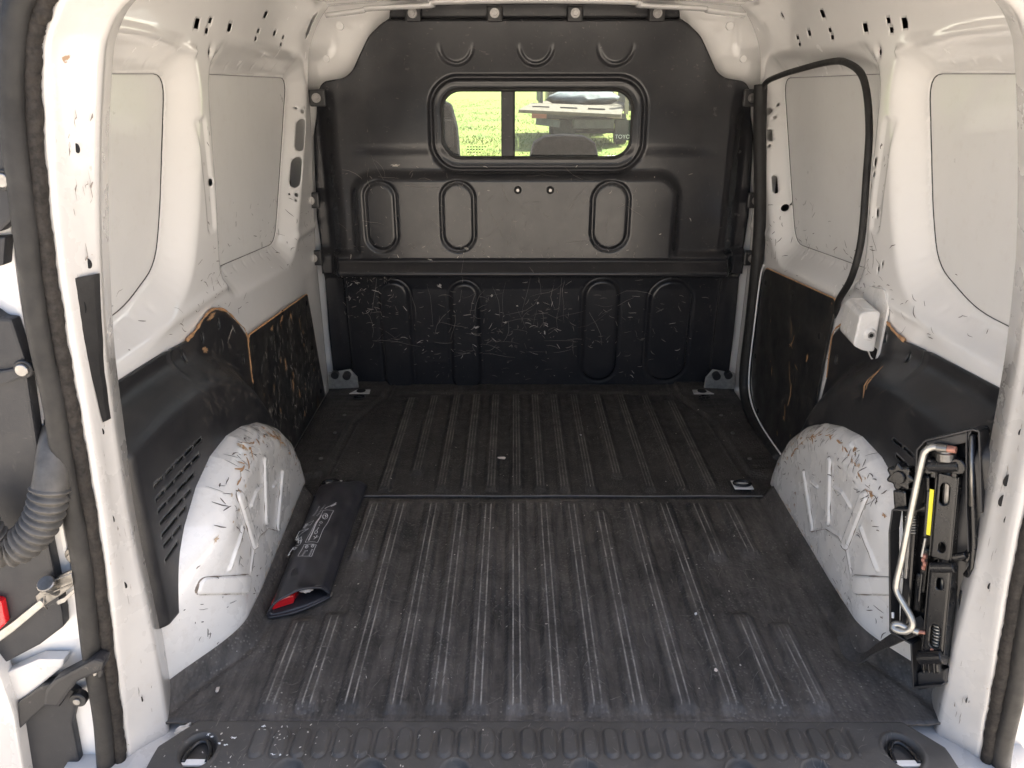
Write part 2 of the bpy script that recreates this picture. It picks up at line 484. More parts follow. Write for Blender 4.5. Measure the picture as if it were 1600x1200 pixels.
# ================================================================== the outdoors beyond the windscreen
GZ = -0.58
def struct(o): o['kind'] = 'structure'; return o
k = NB('dry_gravel')
b_ = k.mix(k.ramp(k.noise(.35, 8, .7), .35, .65), (.45, .41, .355), (.54, .49, .43))
b_ = k.mix(k.ramp(k.noise(3.5, 6, .8), .45, .62, 0, .5), b_, (.30, .27, .21))
k.col(b_); k.rough(.95); k.bump(k.noise(14, 8, .8), .8, .03); M['gravel'] = k.m
k = NB('meadow_soil')
k.col(k.mix(k.ramp(k.noise(.8, 7, .75), .35, .65), (.070, .115, .012), (.135, .150, .022))); k.rough(1); M['soil'] = k.m
def grassmat(n, a, b):
    k = NB(n); k.col(k.mix(k.ramp(k.noise(.9, 5, .7), .35, .65), a, b)); k.rough(.7)
    k.b.inputs['Subsurface Weight'].default_value = 0; return k.m
M['grass'] = grassmat('spring_grass', (.075, .125, .010), (.130, .160, .012))
struct(pyd('ground', [(-400, -300, GZ), (400, -300, GZ), (400, 600, GZ), (-400, 600, GZ)], [(0, 1, 2, 3)], 'gravel'))
def mead(U, V):
    edge = np.clip((V - 15.2 - 1.2 * np.sin(U * .9) - .8 * np.sin(U * 2.3 + 1)) / 2, 0, 1)
    return U, V, GZ - .02 + .05 * edge + .03 * np.sin(U * 1.7) * np.sin(V * 1.3) * edge + 0 * U
struct(field('meadow', lin(-60, 60, 1.2), np.concatenate([lin(14, 40, .5), lin(42, 150, 6)]), mead, 'soil', None))
gv, gf = [], []
g_rng = np.random.default_rng(5)
for i in range(42000):
    y = 15.6 + 38 * g_rng.random() ** 1.6
    x = g_rng.uniform(-.30, .26) * y
    d_ = y - 15.2 - 1.2 * math.sin(x * .9) - .8 * math.sin(x * 2.3 + 1)
    if d_ < 1.8 and g_rng.random() > .12 + .3 * max(d_, 0): continue
    h = g_rng.uniform(.03, .10) * (1 if d_ > 2 else .6); a = g_rng.uniform(0, math.pi); ww = g_rng.uniform(.008, .022)
    bx, by = math.cos(a) * ww, math.sin(a) * ww; lx, ly = g_rng.normal(0, .06, 2); n0 = len(gv)
    gv += [(x - bx, y - by, GZ), (x + bx, y + by, GZ), (x + lx, y + ly, GZ + h)]; gf.append((n0, n0 + 1, n0 + 2))
o = pyd('grass', gv, gf, 'grass'); o['kind'] = 'stuff'; o['label'] = 'sunlit yellow green grass beyond the gravel'; o['category'] = 'grass'

# ------------------------------------------------------------------ flatbed truck parked beyond (distance about 18.5 m)
M['bedwood'] = simple('weathered_cream_bed', (.075, .062, .044), .8, 0, .25, 6, .3, 60)
M['truckcream'] = simple('cream_truck_paint', (.20, .175, .115), .5, 0, .12, 3)
M['tyre'] = simple('truck_tyre', (.03, .03, .03), .8, 0, .3, 8, .4, 30)
M['flap'] = simple('mudflap_rubber', (.03, .032, .034), .7, 0, .2, 5)
M['lampred'] = simple('faded_lamp', (.22, .07, .04), .4, 0, .2, 6)
M['lampwhite'] = simple('faded_lamp_clear', (.22, .17, .13), .4, 0, .2, 6)
M['truckgrey'] = simple('chassis_grey', (.045, .046, .045), .7, 0, .3, 5)
M['tarp'] = simple('grey_blue_load', (.075, .088, .095), .8, 0, .4, 4, .5, 9)
TY = 18.4
truck = empty('flatbed_truck', None, 'cream flatbed truck with tailgate folded flat, seen through the bulkhead window', 'truck'); truck.location = (1.9, TY, GZ)
def tp(o):                                   # keep world coordinates while parenting to the moved Empty
    o.parent = truck; o.matrix_parent_inverse = Matrix.Translation(truck.location).inverted(); return o
tg = tp(prism('tailgate', [(.05, TY - .55, .30), (2.30, TY - .55, .20), (2.45, TY + .15, .34), (.35, TY + .15, .42)], (0, 0, -.07), 'bedwood', None, .008))
for i in range(3):
    x = .45 + i * .62
    o = box('slot', (x + .1, TY - .24, .345 - i * .022), (.38, .045, .03), 'dark', None, Matrix.Rotation(.04, 3, 'Y'), .004); tp(o)
tp(box('bed_floor', (1.75, TY + 1.8, .30), (2.3, 3.3, .12), 'bedwood', None, None, .01))
tp(box('side_board', (2.74, TY + 1.75, .60), (.06, 3.3, .55), 'truckcream', None, None, .01))
tp(box('side_board', (.58, TY + 1.8, .56), (.06, 3.2, .34), 'truckgrey', None, None, .01))
tp(box('rear_post', (2.50, TY + .1, .55), (.09, .1, .75), 'truckcream', None, None, .01))
bmx = bmesh.new(); bmesh.ops.create_icosphere(bmx, subdivisions=3, radius=1)
for v in bmx.verts:
    n_ = math.sin(v.co.x * 7) * math.cos(v.co.z * 6 + v.co.y * 5); v.co = Vector((1.6 + v.co.x * .85 + .06 * n_, TY + 1.2 + v.co.y * .8, .48 + v.co.z * .20 + .05 * n_))
tp(frombm('covered_load', bmx, 'tarp', None, True))
tp(box('chassis_beam', (1.75, TY + 1.4, -.02), (.9, 3.2, .2), 'truckgrey', None, None, .01))
tp(box('bumper_bar', (1.55, TY + .1, .13), (1.9, .08, .12), 'truckgrey', None, None, .01))
for x, m in ((.50, 'lampred'), (2.20, 'lampwhite')):
    tp(box('tail_light', (x + .02, TY - .02, .165), (.34, .08, .15), m, None, None, .012))
tp(box('number_plate', (.72, TY - .03, .0), (.55, .02, .15), 'tarp', None, Matrix.Rotation(.12, 3, 'Y'), .004))
for x in (1.18, 2.52):
    t_ = empty('wheel', None); tp(t_)
    ty = cyl('tyre', (x - .14, TY + 1.1, GZ + .33), (x + .14, TY + 1.1, GZ + .33), .33, 'tyre', None, 28, None, .14); ty.parent = t_
    ri = cyl('rim', (x - .15, TY + 1.1, GZ + .33), (x + .15, TY + 1.1, GZ + .33), .19, 'steel', None, 20); ri.parent = t_
    fl = tp(box('mudflap', (x + (.06 if x > 2 else -.05), TY + .55, -.20), (.50, .02, .46), 'flap', None, Matrix.Rotation(.10 if x < 2 else 0, 3, 'X'), .004))
    cu = bpy.data.curves.new('lettering', 'FONT'); cu.body = 'TOYOTA'; cu.size = .125; cu.align_x = 'CENTER'; cu.extrude = .003
    tmp = bpy.data.objects.new('tmp', cu); COL.objects.link(tmp); dg = bpy.context.evaluated_depsgraph_get(); dg.update()
    me = bpy.data.meshes.new_from_object(tmp.evaluated_get(dg)); bpy.data.objects.remove(tmp)
    le = link('lettering', me, 'print', fl); le.rotation_euler = (math.pi / 2, 0, 0)
    le.location = (x + (.06 if x > 2 else -.05), TY + .50, -.385)
tp(cyl('axle', (1.1, TY + 1.1, GZ + .33), (2.6, TY + 1.1, GZ + .33), .06, 'truckgrey', None, 12))
tp(box('cab', (1.75, TY + 4.4, .55), (1.8, 1.7, 1.5), 'truckcream', None, None, .12))
for y in (TY + 4.4,):
    for x in (1.05, 2.45): tp(cyl('front_wheel', (x - .1, y, GZ + .33), (x + .1, y, GZ + .33), .33, 'tyre', None, 24))

# ================================================================== the van
van = empty('cargo_van', None, 'white cargo van seen from behind into its empty load compartment', 'van')
YB = 2.489
# --- floor pan, outer skin, cab
box('floor_pan', (0, 1.74, -.045), (1.60, 1.66, .04), 'white_dimmed', van)
def shell_section():
    return [(-.84, -.35), (-.85, .1), (-.845, .45), (-.81, .75), (-.76, 1.05), (-.70, 1.20), (-.60, 1.275), (-.4, 1.30), (0, 1.315)]
half = shell_section(); full = half + [(-x, z) for x, z in half[-2::-1]]
v = []; f = []
for y in (.985, 1.8, 2.62):
    for x, z in full: v.append((x, y, z))
n = len(full)
for j in range(2):
    for i in range(n - 1): f.append((j * n + i, j * n + i + 1, (j + 1) * n + i + 1, (j + 1) * n + i))
pyd('outer_skin', v, f, 'white', van, True)
def roof_f(U, V):                                   # headliner metal of the load bay
    z = 1.212 + .028 * (1 - (U / .64) ** 2) + .004 * np.sin((V - 1) * 2 * math.pi / .30) ** 8
    return U, V, z
for s in (-1, 1):
    pyd('cavity_blackout', [(s * .80, 1.0, 0), (s * .80, 2.50, 0), (s * .755, 2.50, 1.06), (s * .69, 2.50, 1.19), (s * .69, 1.0, 1.19), (s * .755, 1.0, 1.06)], [(0, 1, 2, 5), (5, 2, 3, 4)], 'dark', van)  # added dark sheets inside the cavity so the wall holes look shaded
field('roof_panel', lin(-.66, .66, .02), lin(.99, 2.56, .02), roof_f, 'white', van)
for s in (-1, 1):
    box('door_skin', (s * .81, 3.2, .08), (.04, 1.15, .86), 'white', van)
    tube('windscreen_pillar', catmull([(s * .76, 4.35, .50), (s * .72, 3.9, .83), (s * .66, 3.5, 1.14), (s * .62, 3.3, 1.24)], 6), .035, 'trim', van)
pyd('cab_roof', [(-.72, 2.62, 1.27), (.72, 2.62, 1.27), (.62, 3.3, 1.28), (-.62, 3.3, 1.28), (-.72, 2.62, 1.25), (.72, 2.62, 1.25), (.62, 3.3, 1.26), (-.62, 3.3, 1.26)],
    [(0, 1, 2, 3), (7, 6, 5, 4), (0, 4, 5, 1), (2, 6, 7, 3), (1, 5, 6, 2), (0, 3, 7, 4)], 'white', van)
pyd('windscreen', [(-.70, 4.33, .52), (.70, 4.33, .52), (.60, 3.31, 1.25), (-.60, 3.31, 1.25)], [(0, 1, 2, 3)], 'glass', van)
box('dashboard', (0, 4.05, .28), (1.5, .55, .42), 'trim', van, None, .06)
box('bonnet', (0, 4.85, .10), (1.5, .95, .62), 'white', van, None, .12)
box('cab_floor', (0, 3.4, -.12), (1.56, 1.7, .04), 'black', van)
cyl('rear_view_mirror', (-.02, 3.60, 1.035), (.16, 3.60, 1.045), .03, 'trim', van)
def seat(x, top, wid, grey):
    st = empty('seat', None); st.parent = van
    bm = bmesh.new(); bm_box(bm, (x, 2.80, .36), (.50, .13, .62), Matrix.Rotation(-.12, 3, 'X') if False else None, .05); frombm('backrest', bm, 'seat', st)
    box('cushion', (x, 3.08, .05), (.50, .52, .15), 'seat', st, None, .05)
    pts = [(x + a * wid, z) for a, z in ((-.50, top - .24), (-.47, top - .10), (-.40, top - .025), (-.25, top - .003), (0, top), (.25, top - .003), (.40, top - .025), (.47, top - .10), (.50, top - .24))]
    hr = prism('headrest', [(px, 2.78, pz) for px, pz in pts], (0, .09, 0), 'seat', st, .012)
    if grey: box('headrest_panel', (x + .01, 2.777, top - .115), (wid * .78, .012, .10), 'seatgrey', hr, None, .01)
    for q in (-.07, .07): cyl('headrest_post', (x + q, 2.825, top - .34), (x + q, 2.825, top - .2), .007, 'steel', st, 10)
seat(-.385, .955, .27, True)
seat(.115, .832, .27, False)

# --- side walls: pressed inner panel with two blanked windows each
prof_z = np.array([-.05, .50, .62, .80, 1.0, 1.06, 1.11, 1.15, 1.18, 1.20, 1.225])
prof_x = np.array([.712, .712, .705, .692, .684, .680, .668, .650, .632, .616, .590])
zz = np.linspace(-.05, 1.225, 512); xx = np.interp(zz, prof_z, prof_x); ker = np.hanning(31); ker /= ker.sum()
xx = np.convolve(np.pad(xx, 15, mode='edge'), ker, mode='valid')
def W(z): return np.interp(z, zz, xx)
P1 = roundpoly([(1.05, .645), (1.30, .645), (1.445, .69), (1.49, .78), (1.575, 1.03), (1.05, 1.03)], .05)
P2 = roundpoly([(1.715, .615), (2.215, .575), (2.275, .70), (2.415, 1.018), (1.745, 1.03)], .055)
WELDS = [(1.14 + .055 * i, .628) for i in range(5)] + [(1.475 + .018 * i, .70 + .062 * i) for i in range(5)] + [(1.78 + .07 * i, .594 - .0056 * i) for i in range(6)] + [(1.80 + .09 * i, 1.046) for i in range(6)] + [(1.20 + .07 * i, 1.047) for i in range(5)]
def paneX(z): return .758 - .028 * (z - .6) / .45
def wall_rel(U, V):
    d = np.minimum(polysd(U, V, P1)[0], polysd(U, V, P2)[0])
    kx = sm((d + .002) / .075)
    x = paneX(V) - .006 + (W(V) - paneX(V) + .006) * kx
    # pressed lines: beltline bead, pillar dimple, ribs above the first window
    x = x - .005 * np.exp(-((V - (.60 - .02 * (U - 1.2))) / .012) ** 2) * sm((d - .03) / .03) * (V < .64)
    x = x + .008 * sm((.05 - rboxd(U, V, 1.585, 1.655, .66, .93, .02)) / .05 - .6) * 0
    x = x + .004 * sm(-rboxd(U, V, 1.60, 1.645, .72, .95, .012) / .006)
    for (y, z) in WELDS: x = x + .0022 * sm(1 - np.hypot(U - y, V - z) / .009)
    x = x + .006 * sm(1 - np.hypot(U - 1.70, V - 1.07) / .022)
    x = x - .006 * sm(1 - np.abs(V - 1.075 - .02 * np.cos((U - 1.3) * 6)) / .012) * (U < 1.62)
    return x
def grow(P, d):
    c = Vector((sum(p[0] for p in P) / len(P), sum(p[1] for p in P) / len(P))); out = []
    for i in range(len(P)):
        t = Vector(P[(i + 1) % len(P)]) - Vector(P[i - 1]); nn = Vector((t.y, -t.x)).normalized(); q = Vector(P[i])
        if nn.dot(q - c) < 0: nn = -nn
        out.append(tuple(q + nn * d))
    return out
def wall_fn(s):
    def g(U, V): return s * wall_rel(U, V), U, V
    return g
def sq(y, z, a=.008, b=None): b = b or a; return [(y - a, z - b), (y + a, z - b), (y + a, z + b), (y - a, z + b)]
LH = [sq(1.608, 1.118, .012, .009), sq(1.671, 1.127, .009, .005), sq(1.664, 1.108, .009, .005), sq(1.787, 1.12, .012, .008),
      sq(1.996, 1.158, .012, .007), sq(1.982, 1.123, .01, .0045), sq(1.975, 1.106, .01, .0045), sq(2.113, 1.124, .011, .006),
      sq(2.197, 1.118, .01, .004), sq(2.191, 1.101, .01, .004), capsule(2.425, 1.125, 1.19, .017),
      rings_holes(1.70, 1.07, .006, .006, 12), rings_holes(1.64, .82, .007, .008, 12)]
def lean(P, zc): return [(y + .44 * (z - zc), z) for y, z in P]
LH2 = [lean(capsule(2.405, .815, .905, .017), .86), lean(capsule(2.352, .715, .80, .017), .757)] + [rings_holes(y, z, r, r, 10) for y, z, r in
      ((2.435, .925, .006), (2.418, .935, .004), (2.448, .935, .004), (2.33, .695, .006), (2.312, .70, .004), (2.322, .68, .004))]
RH = [sq(1.951, 1.157, .012, .008), sq(2.215, 1.171, .008, .005), sq(2.069, 1.122, .011, .006), sq(2.158, 1.115, .01, .004), sq(2.152, 1.099, .01, .004),
      sq(1.937, 1.122, .01, .0045), sq(1.931, 1.107, .01, .0045), sq(1.748, 1.118, .012, .008), sq(1.639, 1.125, .009, .005), sq(1.633, 1.108, .009, .005),
      sq(1.576, 1.117, .012, .009), rings_holes(1.70, 1.07, .006, .006, 12), rings_holes(1.655, .86, .006, .010, 12), sq(1.655, .835, .004, .005),
      rings_holes(1.625, .76, .006, .010, 12), rings_holes(1.60, .60, .008, .009, 12), rings_holes(1.585, .65, .005, .006, 10), rings_holes(1.57, .665, .004, .006, 10)]
RH2 = [rings_holes(2.43, .925, .011, .011, 14), rings_holes(2.41, .945, .005, .005, 10), rings_holes(2.405, .91, .005, .005, 10), lean(sq(2.40, .86, .008, .016), .86),
       rings_holes(2.39, .83, .005, .006, 10), lean(capsule(2.335, .70, .75, .008), .725), rings_holes(2.285, .665, .011, .011, 14), rings_holes(2.268, .68, .005, .005, 10)]
gy, gz = lin(.995, 2.50, .0055), lin(-.012, 1.224, .0055)
rect = [(.995, -.012), (2.50, -.012), (2.50, 1.224), (.995, 1.224)]
for s, hl in ((-1, LH + LH2), (1, RH + RH2)):
    wl = field('side_wall', gy, gz, wall_fn(s), 'white', van, None, [P1, P2] + hl, .0015,
               'left inner side panel of white sheet metal' if s < 0 else 'right inner side panel of white sheet metal', flip=s > 0)
    for P in (P1, P2):
        def pf(U, V, s=s): return s * (paneX(V) - .0042 + .0012 * np.sin((V - .55) * 3)), U, V
        a = np.array(P)
        pn = field('blanked_window', lin(a[:, 0].min() - .012, a[:, 0].max() + .012, .012), lin(a[:, 1].min() - .012, a[:, 1].max() + .012, .012), pf, 'pane', van, roundpoly([(y, z) for y, z in grow(P, .010)], .001, 1))
        ring = [Vector((s * float(paneX(z) - .0048 + .0012 * math.sin((z - .55) * 3)), y, z)) for y, z in P]
        tube('sealant_bead', ring, .0011, 'seatgrey', pn, 6, closed=True)
WL, WR = sc1(wall_fn(-1)), sc1(wall_fn(1))
# a few long scratches and scuffs in the paint
for s, srf in ((-1, WL), (1, WR)):
    it = []
    for _ in range(95):
        y = rnd.gauss(1.62, .09) if rnd.random() < .35 else rnd.uniform(1.2, 2.45); z = rnd.uniform(.58, .64) if rnd.random() < .45 else rnd.uniform(.50, .72)
        it.append((y, z, rnd.uniform(.004, .03), rnd.gauss(0, .6)))
    for _ in range(40): it.append((rnd.uniform(2.1, 2.48), rnd.uniform(.5, .7), rnd.uniform(.005, .03), rnd.uniform(0, 3.1)))
    for _ in range(18): it.append((rnd.uniform(1.60, 1.66), rnd.uniform(.62, .95), rnd.uniform(.004, .012), rnd.gauss(1.57, .3)))
    if s > 0: it += [(1.635, .72, .05, -2.3), (1.625, .69, .05, -2.3), (1.64, .645, .03, -2.2), (1.55, .60, .05, -2.3), (1.44, .57, .04, -1), (1.40, .60, .03, .3)]
    strokes('scratches', srf, it, 'dark_mark', van, Vector((-s * .0012, 0, 0)), .0013)

# --- B-pillar / roof frame behind the bulkhead
fr_o = [(-.80, -.02), (.80, -.02), (.80, 1.27), (-.80, 1.27)]
def frm(U, V): return U, 2.562 + 0 * U - .05 * sm((np.abs(U) - .60) / .09) * sm((V - 1.06) / .06) , V
field('cab_frame', lin(-.80, .80, .01), lin(-.02, 1.27, .01), frm, 'white', van, None, [rrect(-.50, .50, .06, 1.02, .08)])
tube('roof_bow', catmull([(-.60, 2.44, 1.185), (-.50, 2.44, 1.197), (-.47, 2.44, 1.203), (-.30, 2.43, 1.210), (-.28, 2.43, 1.218), (0, 2.43, 1.222), (.28, 2.43, 1.218), (.30, 2.43, 1.210), (.47, 2.44, 1.203), (.50, 2.44, 1.197), (.60, 2.44, 1.185)], 5), .012, 'white', van, 10, flat=(2.0, .6))
for s in (-1, 1):
    bolt_head('stud', (s * .575, 2.50, 1.16), (0, -1, 0), .012, van, 'white')
    bolt_head('stud', (s * .62, 2.485, 1.07), (0, -1, 0), .010, van, 'white')

# --- bulkhead
half = [(.700, .0), (.702, .20), (.698, .43), (.706, .60), (.692, .85), (.662, .98), (.640, 1.008), (.575, 1.018), (.548, 1.038), (.522, 1.085), (.492, 1.135), (.452, 1.168), (.432, 1.178), (.428, 1.212)]
b_out = half + [(.2, 1.222), (-.2, 1.222)] + [(-x, z) for x, z in half[::-1]]
MIDO = ((-.484, .493, .721, .054), (-.239, .493, .721, .057), (.246, .495, .721, .063))
LOWO = ((-.465, -.02, .392, .054), (-.227, -.02, .388, .053), (.235, .022, .398, .064), (.468, .022, .396, .075))
TOPO = ((-.235, 1.052, 1.25, .054), (.004, 1.051, 1.25, .055), (.243, 1.051, 1.25, .057))
def bulk(U, V):
    ax = np.abs(U)
    y = np.full(U.shape, YB)
    y = y + .045 * sm((ax - .60) / .075) * (V > .30) * (1 - .8 * sm((V - .90) / .08)) + .02 * sm((V - .76) / .4) - .008 * sm((.60 - ax) / .10) * sm((V - .78) / .05)
    d = rboxd(U, V, -.585, .475, .38, .752, .085)
    up = y - .026 * sm(-d / .035)
    lo = np.interp(V, [0, .36, .402, .412, .420, .432, .458, .462, .466, .470], [2.530, 2.512, 2.506, 2.455, 2.434, 2.432, 2.461, 2.470, 2.470, 2.463])
    edge = sm((.665 - ax) / .04)
    lo = lo * edge + (2.505 + .02 * (V < .41)) * (1 - edge)
    lo = lo + .012 * sm((ax - .625) / .012) * sm((.41 - V) / .02)
    y = np.where(V < .470, lo, up)
    y = np.where((V >= .47) & (V < .50), lo * 0 + (np.interp(.47, [0, 1], [0, 0]) + 2.463 * edge + 2.505 * (1 - edge)) * (1 - sm((V - .47) / .03)) + up * sm((V - .47) / .03), y)
    w_ = rboxd(U, V, -.316, .339, .747, 1.019, .085)
    y = y + .013 * sm(1 - np.abs(w_) / .011) + .004 * sm((-w_ - .01) / .01)
    for (x, z0, z1, r) in MIDO:
        c = segd(U, V, (x, z0 + r), (x, z1 - r)) - r
        y = y + .008 * sm(1 - np.abs(c + .006) / .008)
    for (x, z0, z1, r) in LOWO:
        c = segd(U, V, (x, z0 + r), (x, z1 - r)) - r
        y = y - .010 * sm(-c / .014) * sm((.40 - V) / .01) + .003 * sm(1 - np.abs(c - .002) / .006)
    for (x, z0, z1, r) in TOPO:
        c = segd(U, V, (x, z0 + r), (x, z1 - r)) - r
        y = y + .006 * sm(1 - np.abs(c + .005) / .008) * sm((1.12 - V) / .05)
    # top fixing band steps back
    y = y + .022 * sm((V - 1.176) / .008)
    return U, y, V
wh = rrect(-.284, .303, .785, .985, .06, 8)
bk = field('bulkhead', lin(-.71, .71, .0045), lin(0, 1.222, .0045), bulk, 'bulk', van, roundpoly(b_out, .014), [wh], .012, 'black moulded plastic bulkhead with scratches')
BK = sc1(bulk)
pyd('window_pane', [(x, 2.512, z) for x, z in rrect(-.30, .32, .77, 1.0, .06)], [tuple(range(28))], 'glass', bk)
tube('window_gasket', [Vector((x, 2.496, z)) for x, z in wh], .006, 'seal', bk, 8, closed=True)
box('window_bar', (-.0805, 2.505, .885), (.040, .014, .236), 'black', bk, None, .003)
box('bar_edge', (-.0595, 2.498, .885), (.003, .006, .198), 'seatgrey', bk, None, .0008)
for x, z, w_ in ((-.25, .805, .055),): # maker's marking on the glass: tiny rows
    for j in range(3):
        for i in range(7 - j):
            box('glass_marking', (-.205 + i * .009, 2.5105, .817 - j * .008), (.0055, .0008, .0028), 'dark', bk, None, 0)
for x, z in ((-.049, .691), (.053, .691)):
    y = BK(x, z).y
    bo = cyl('screw_cup', (x, y + .002, z), (x, y - .004, z), .012, 'dark', bk, 18); cyl('screw', (x, y - .003, z), (x, y - .006, z), .0055, 'bolt', bo, 10)
for x in (-.61, -.28, .09, .52): cyl('rivet', (x, 2.452, .433), (x, 2.440, .433), .006, 'black', bk, 14)
for s in (-1, 1):
    for x, z in ((.657, .962), (.706, .657), (.715, .472)):
        if z > .9: c = (s * .655, 2.475, .962)
        else: c = (s * (x - .002), 2.480, z)
        tb = box('fixing_tab', c, (.05, .014, .05), 'black', bk, None, .006)
        bolt_head('bolt', (c[0] + s * .002, c[1] - .008, c[2]), (0, -1, 0), .009, tb, 'bolt', .014)
    for x in (.358, .118):
        tb = box('fixing_tab', (s * x, 2.497, 1.193), (.046, .02, .042), 'black', bk, None, .005)
        bolt_head('bolt', (s * x, 2.485, 1.194), (0, -1, 0), .009, tb, 'bolt', .014)
    # steel foot brackets with two bolts and floor tabs
    fb = prism('foot_bracket', [(s * .705, 2.462, .0), (s * .60, 2.472, .0), (s * .603, 2.472, .055), (s * .625, 2.470, .085), (s * .70, 2.462, .075)], (0, .008, 0), 'zincmat', bk, .002)
    for i, x in enumerate((.675, .635)):
        cyl('rubber_bolt', (s * x, 2.47, .072 - i * .004), (s * x, 2.448, .070 - i * .004), .0135, 'black', fb, 16)
    ft = prism('floor_tab', [(s * .625, 2.425, .012), (s * .555, 2.425, .012), (s * .558, 2.468, .012), (s * .60, 2.468, .012)], (0, 0, .003), 'white_dimmed', van, .001)
    cyl('tab_hole', (s * .588, 2.447, .0145), (s * .588, 2.447, .0165), .016, 'dark', ft, 18)
it = []
for _ in range(290):
    x = rnd.gauss(-.06, .30); z = abs(rnd.gauss(.21, .085))
    if abs(x) > .63 or z > .40 or z < .02: continue
    it.append((x, z, rnd.uniform(.004, .028), rnd.choice((rnd.gauss(0, .35), rnd.uniform(0, 3.14)))))
for _ in range(90): it.append((rnd.uniform(-.64, -.45), rnd.uniform(.25, .41), rnd.uniform(.004, .02), rnd.uniform(0, 3.1)))
for _ in range(70): it.append((rnd.uniform(-.60, .35), rnd.uniform(.47, .52), rnd.uniform(.003, .016), rnd.uniform(0, 3.1)))
for _ in range(60): it.append((rnd.uniform(-.6, .55), rnd.uniform(.50, .76), rnd.uniform(.003, .018), rnd.uniform(0, 3.1)))
it2 = [(max(-.55, min(.45, rnd.gauss(-.1, .25))), rnd.uniform(.10, .34), rnd.uniform(.04, .17), rnd.choice((rnd.gauss(.05, .2), rnd.gauss(.05, .2), rnd.gauss(1.5, .3)))) for _ in range(60)]
it2 += [(rnd.uniform(-.6, .4), rnd.uniform(.5, .74), rnd.uniform(.03, .12), rnd.uniform(0, 3.1)) for _ in range(30)]
strokes('long_scratches', BK, it2, simple('hairline_scratch', (.20, .185, .17), .7), bk, Vector((0, -.0010, 0)), .0009)
rnd.shuffle(it); h_ = len(it) // 4
strokes('scratches', BK, it[:h_], 'pale_mark', bk, Vector((0, -.0010, 0)), .0013)
strokes('scratches', BK, it[h_:], simple('faint_scuff', (.17, .155, .14), .8, 0, .4, 60), bk, Vector((0, -.0010, 0)), .0014)
for x, z, a, b in ((-.43, .763, .018, .004), (-.215, .505, .008, .006), (.02, .31, .005, .004), (-.05, .30, .004, .004), (-.19, .225, .012, .005), (-.135, .335, .004, .006), (-.31, .37, .010, .007), (.045, .205, .004, .009), (-.09, .24, .010, .004), (-.335, .47, .014, .004)):
    blotch('chip', BK, x, z, a, b, 'pale_mark', bk, Vector((0, -.0014, 0)), 12, rnd.uniform(-.4, .4))

# --- wheel-arch covers, wheel arches, board linings
C_OUT = [(1.0, .180), (1.0, .578), (1.15, .567), (1.324, .555), (1.43, .543), (1.475, .547), (1.53, .560), (1.585, .561), (1.65, .537), (1.715, .488), (1.757, .445),
         (1.750, .34), (1.775, .22), (1.80, .0), (1.22, .05), (1.16, .13), (1.12, .150), (1.08, .157), (1.04, .163)]
def cov_t(U, V):
    r = np.hypot(U - 1.30, V) - .475
    fl = V - .487
    k_ = sm((U - 1.18) / .2)
    return fl * (1 - k_) + r * k_
def cover_fn(s):
    def g(U, V):
        t = cov_t(U, V)
        x = .648 + (.7045 - .648) * sm((t + .012) / .072)
        x = x + np.maximum(.7045 - x, 0) * sm((1.062 - U) / .062)
        x = x - .004 * sm(1 - np.abs(U - 1.345) / .012) * sm((V - .49) / .02)
        return s * x, U, V
    return g
rows = [((239.5, 762), (316, 684), 5), ((243, 782), (312, 710), 5), ((246, 801), (304, 740), 4), ((249, 820), (299, 765), 4), ((252, 839), (291, 792), 3), ((254, 857), (284, 820), 2), ((257, 878), (279, 846), 1)]
slots = []
for (a, b, n_) in rows:
    pa, pb = at(*a, X=-.648), at(*b, X=-.648)
    A = Vector((pa.y, pa.z)); B = Vector((pb.y, pb.z)); D = (B - A); 
    for i in range(n_):
        g = .05
        p, q = A + D * (i / n_ + g / n_), A + D * ((i + 1) / n_ - g / n_)
        dn = Vector((-D.y, D.x)).normalized() * .0034
        slots.append([tuple(p - dn), tuple(q - dn), tuple(q + dn), tuple(p + dn)])
A_OUT = [(1.83, -.01), (1.815, .06), (1.79, .12), (1.74, .19), (1.67, .25), (1.59, .295), (1.50, .328), (1.41, .348), (1.32, .347), (1.24, .325), (1.17, .285), (1.12, .240), (1.085, .205), (1.055, .195), (1.02, .19), (.985, .19), (.985, -.01)]
def face_x(y, s=1):
    b = np.interp(y, [1.20, 1.32, 1.78], [.583, .583, .608]) if s < 0 else np.interp(y, [1.20, 1.35, 1.78], [.606, .604, .612])
    return b + .105 * sm((1.235 - y) / .24)
def pix(u, v): p = at(u, v, X=-.584); return (p.y, p.z)
FING = [(pix(375, 777), pix(396, 848), .0125), (pix(417, 722), pix(418, 812), .0120), (pix(449, 741), pix(438, 824), .0105)]
ARC1 = [pix(364, 890), pix(368, 860), pix(378, 824)]
ARC2 = [pix(391, 790), pix(400, 770), pix(411, 760)]
ARC3 = [pix(432, 760), pix(440, 752)]
ARCI = [pix(437, 830), pix(420, 826), pix(404, 838), pix(395, 860), pix(391, 892)]
RC = [pix(345, 902), pix(388, 897), pix(386, 928), pix(343, 930)]
def arch_fn(s):
    def g(U, V):
        d = -polysd(U, V, A_OUT)[0]
        fx = face_x(U, s)
        base = np.maximum(.664, fx + .045)
        t = np.clip(d / .062, 0, 1)
        x = base - (base - fx) * np.sqrt(np.clip(1 - (1 - t) ** 2, 0, 1)) 
        h = np.zeros(U.shape)
        for a, b, r in FING:
            c = segd(U, V, a, b) - r
            h = np.maximum(h, .0055 * sm(-c / .0035 + .2))
        for ln in (ARC1, ARC2, ARC3): h = np.maximum(h, .0045 * sm(1.2 - polyline_d(U, V, ln) / .0045))
        h = h + .002 * sm(1.2 - polyline_d(U, V, ARCI) / .005)
        rc = polysd(U, V, roundpoly(RC, .012))[0]
        h = np.maximum(h, .007 * sm(-rc / .0035 + .2))
        return s * (x - h), U, V
    return g
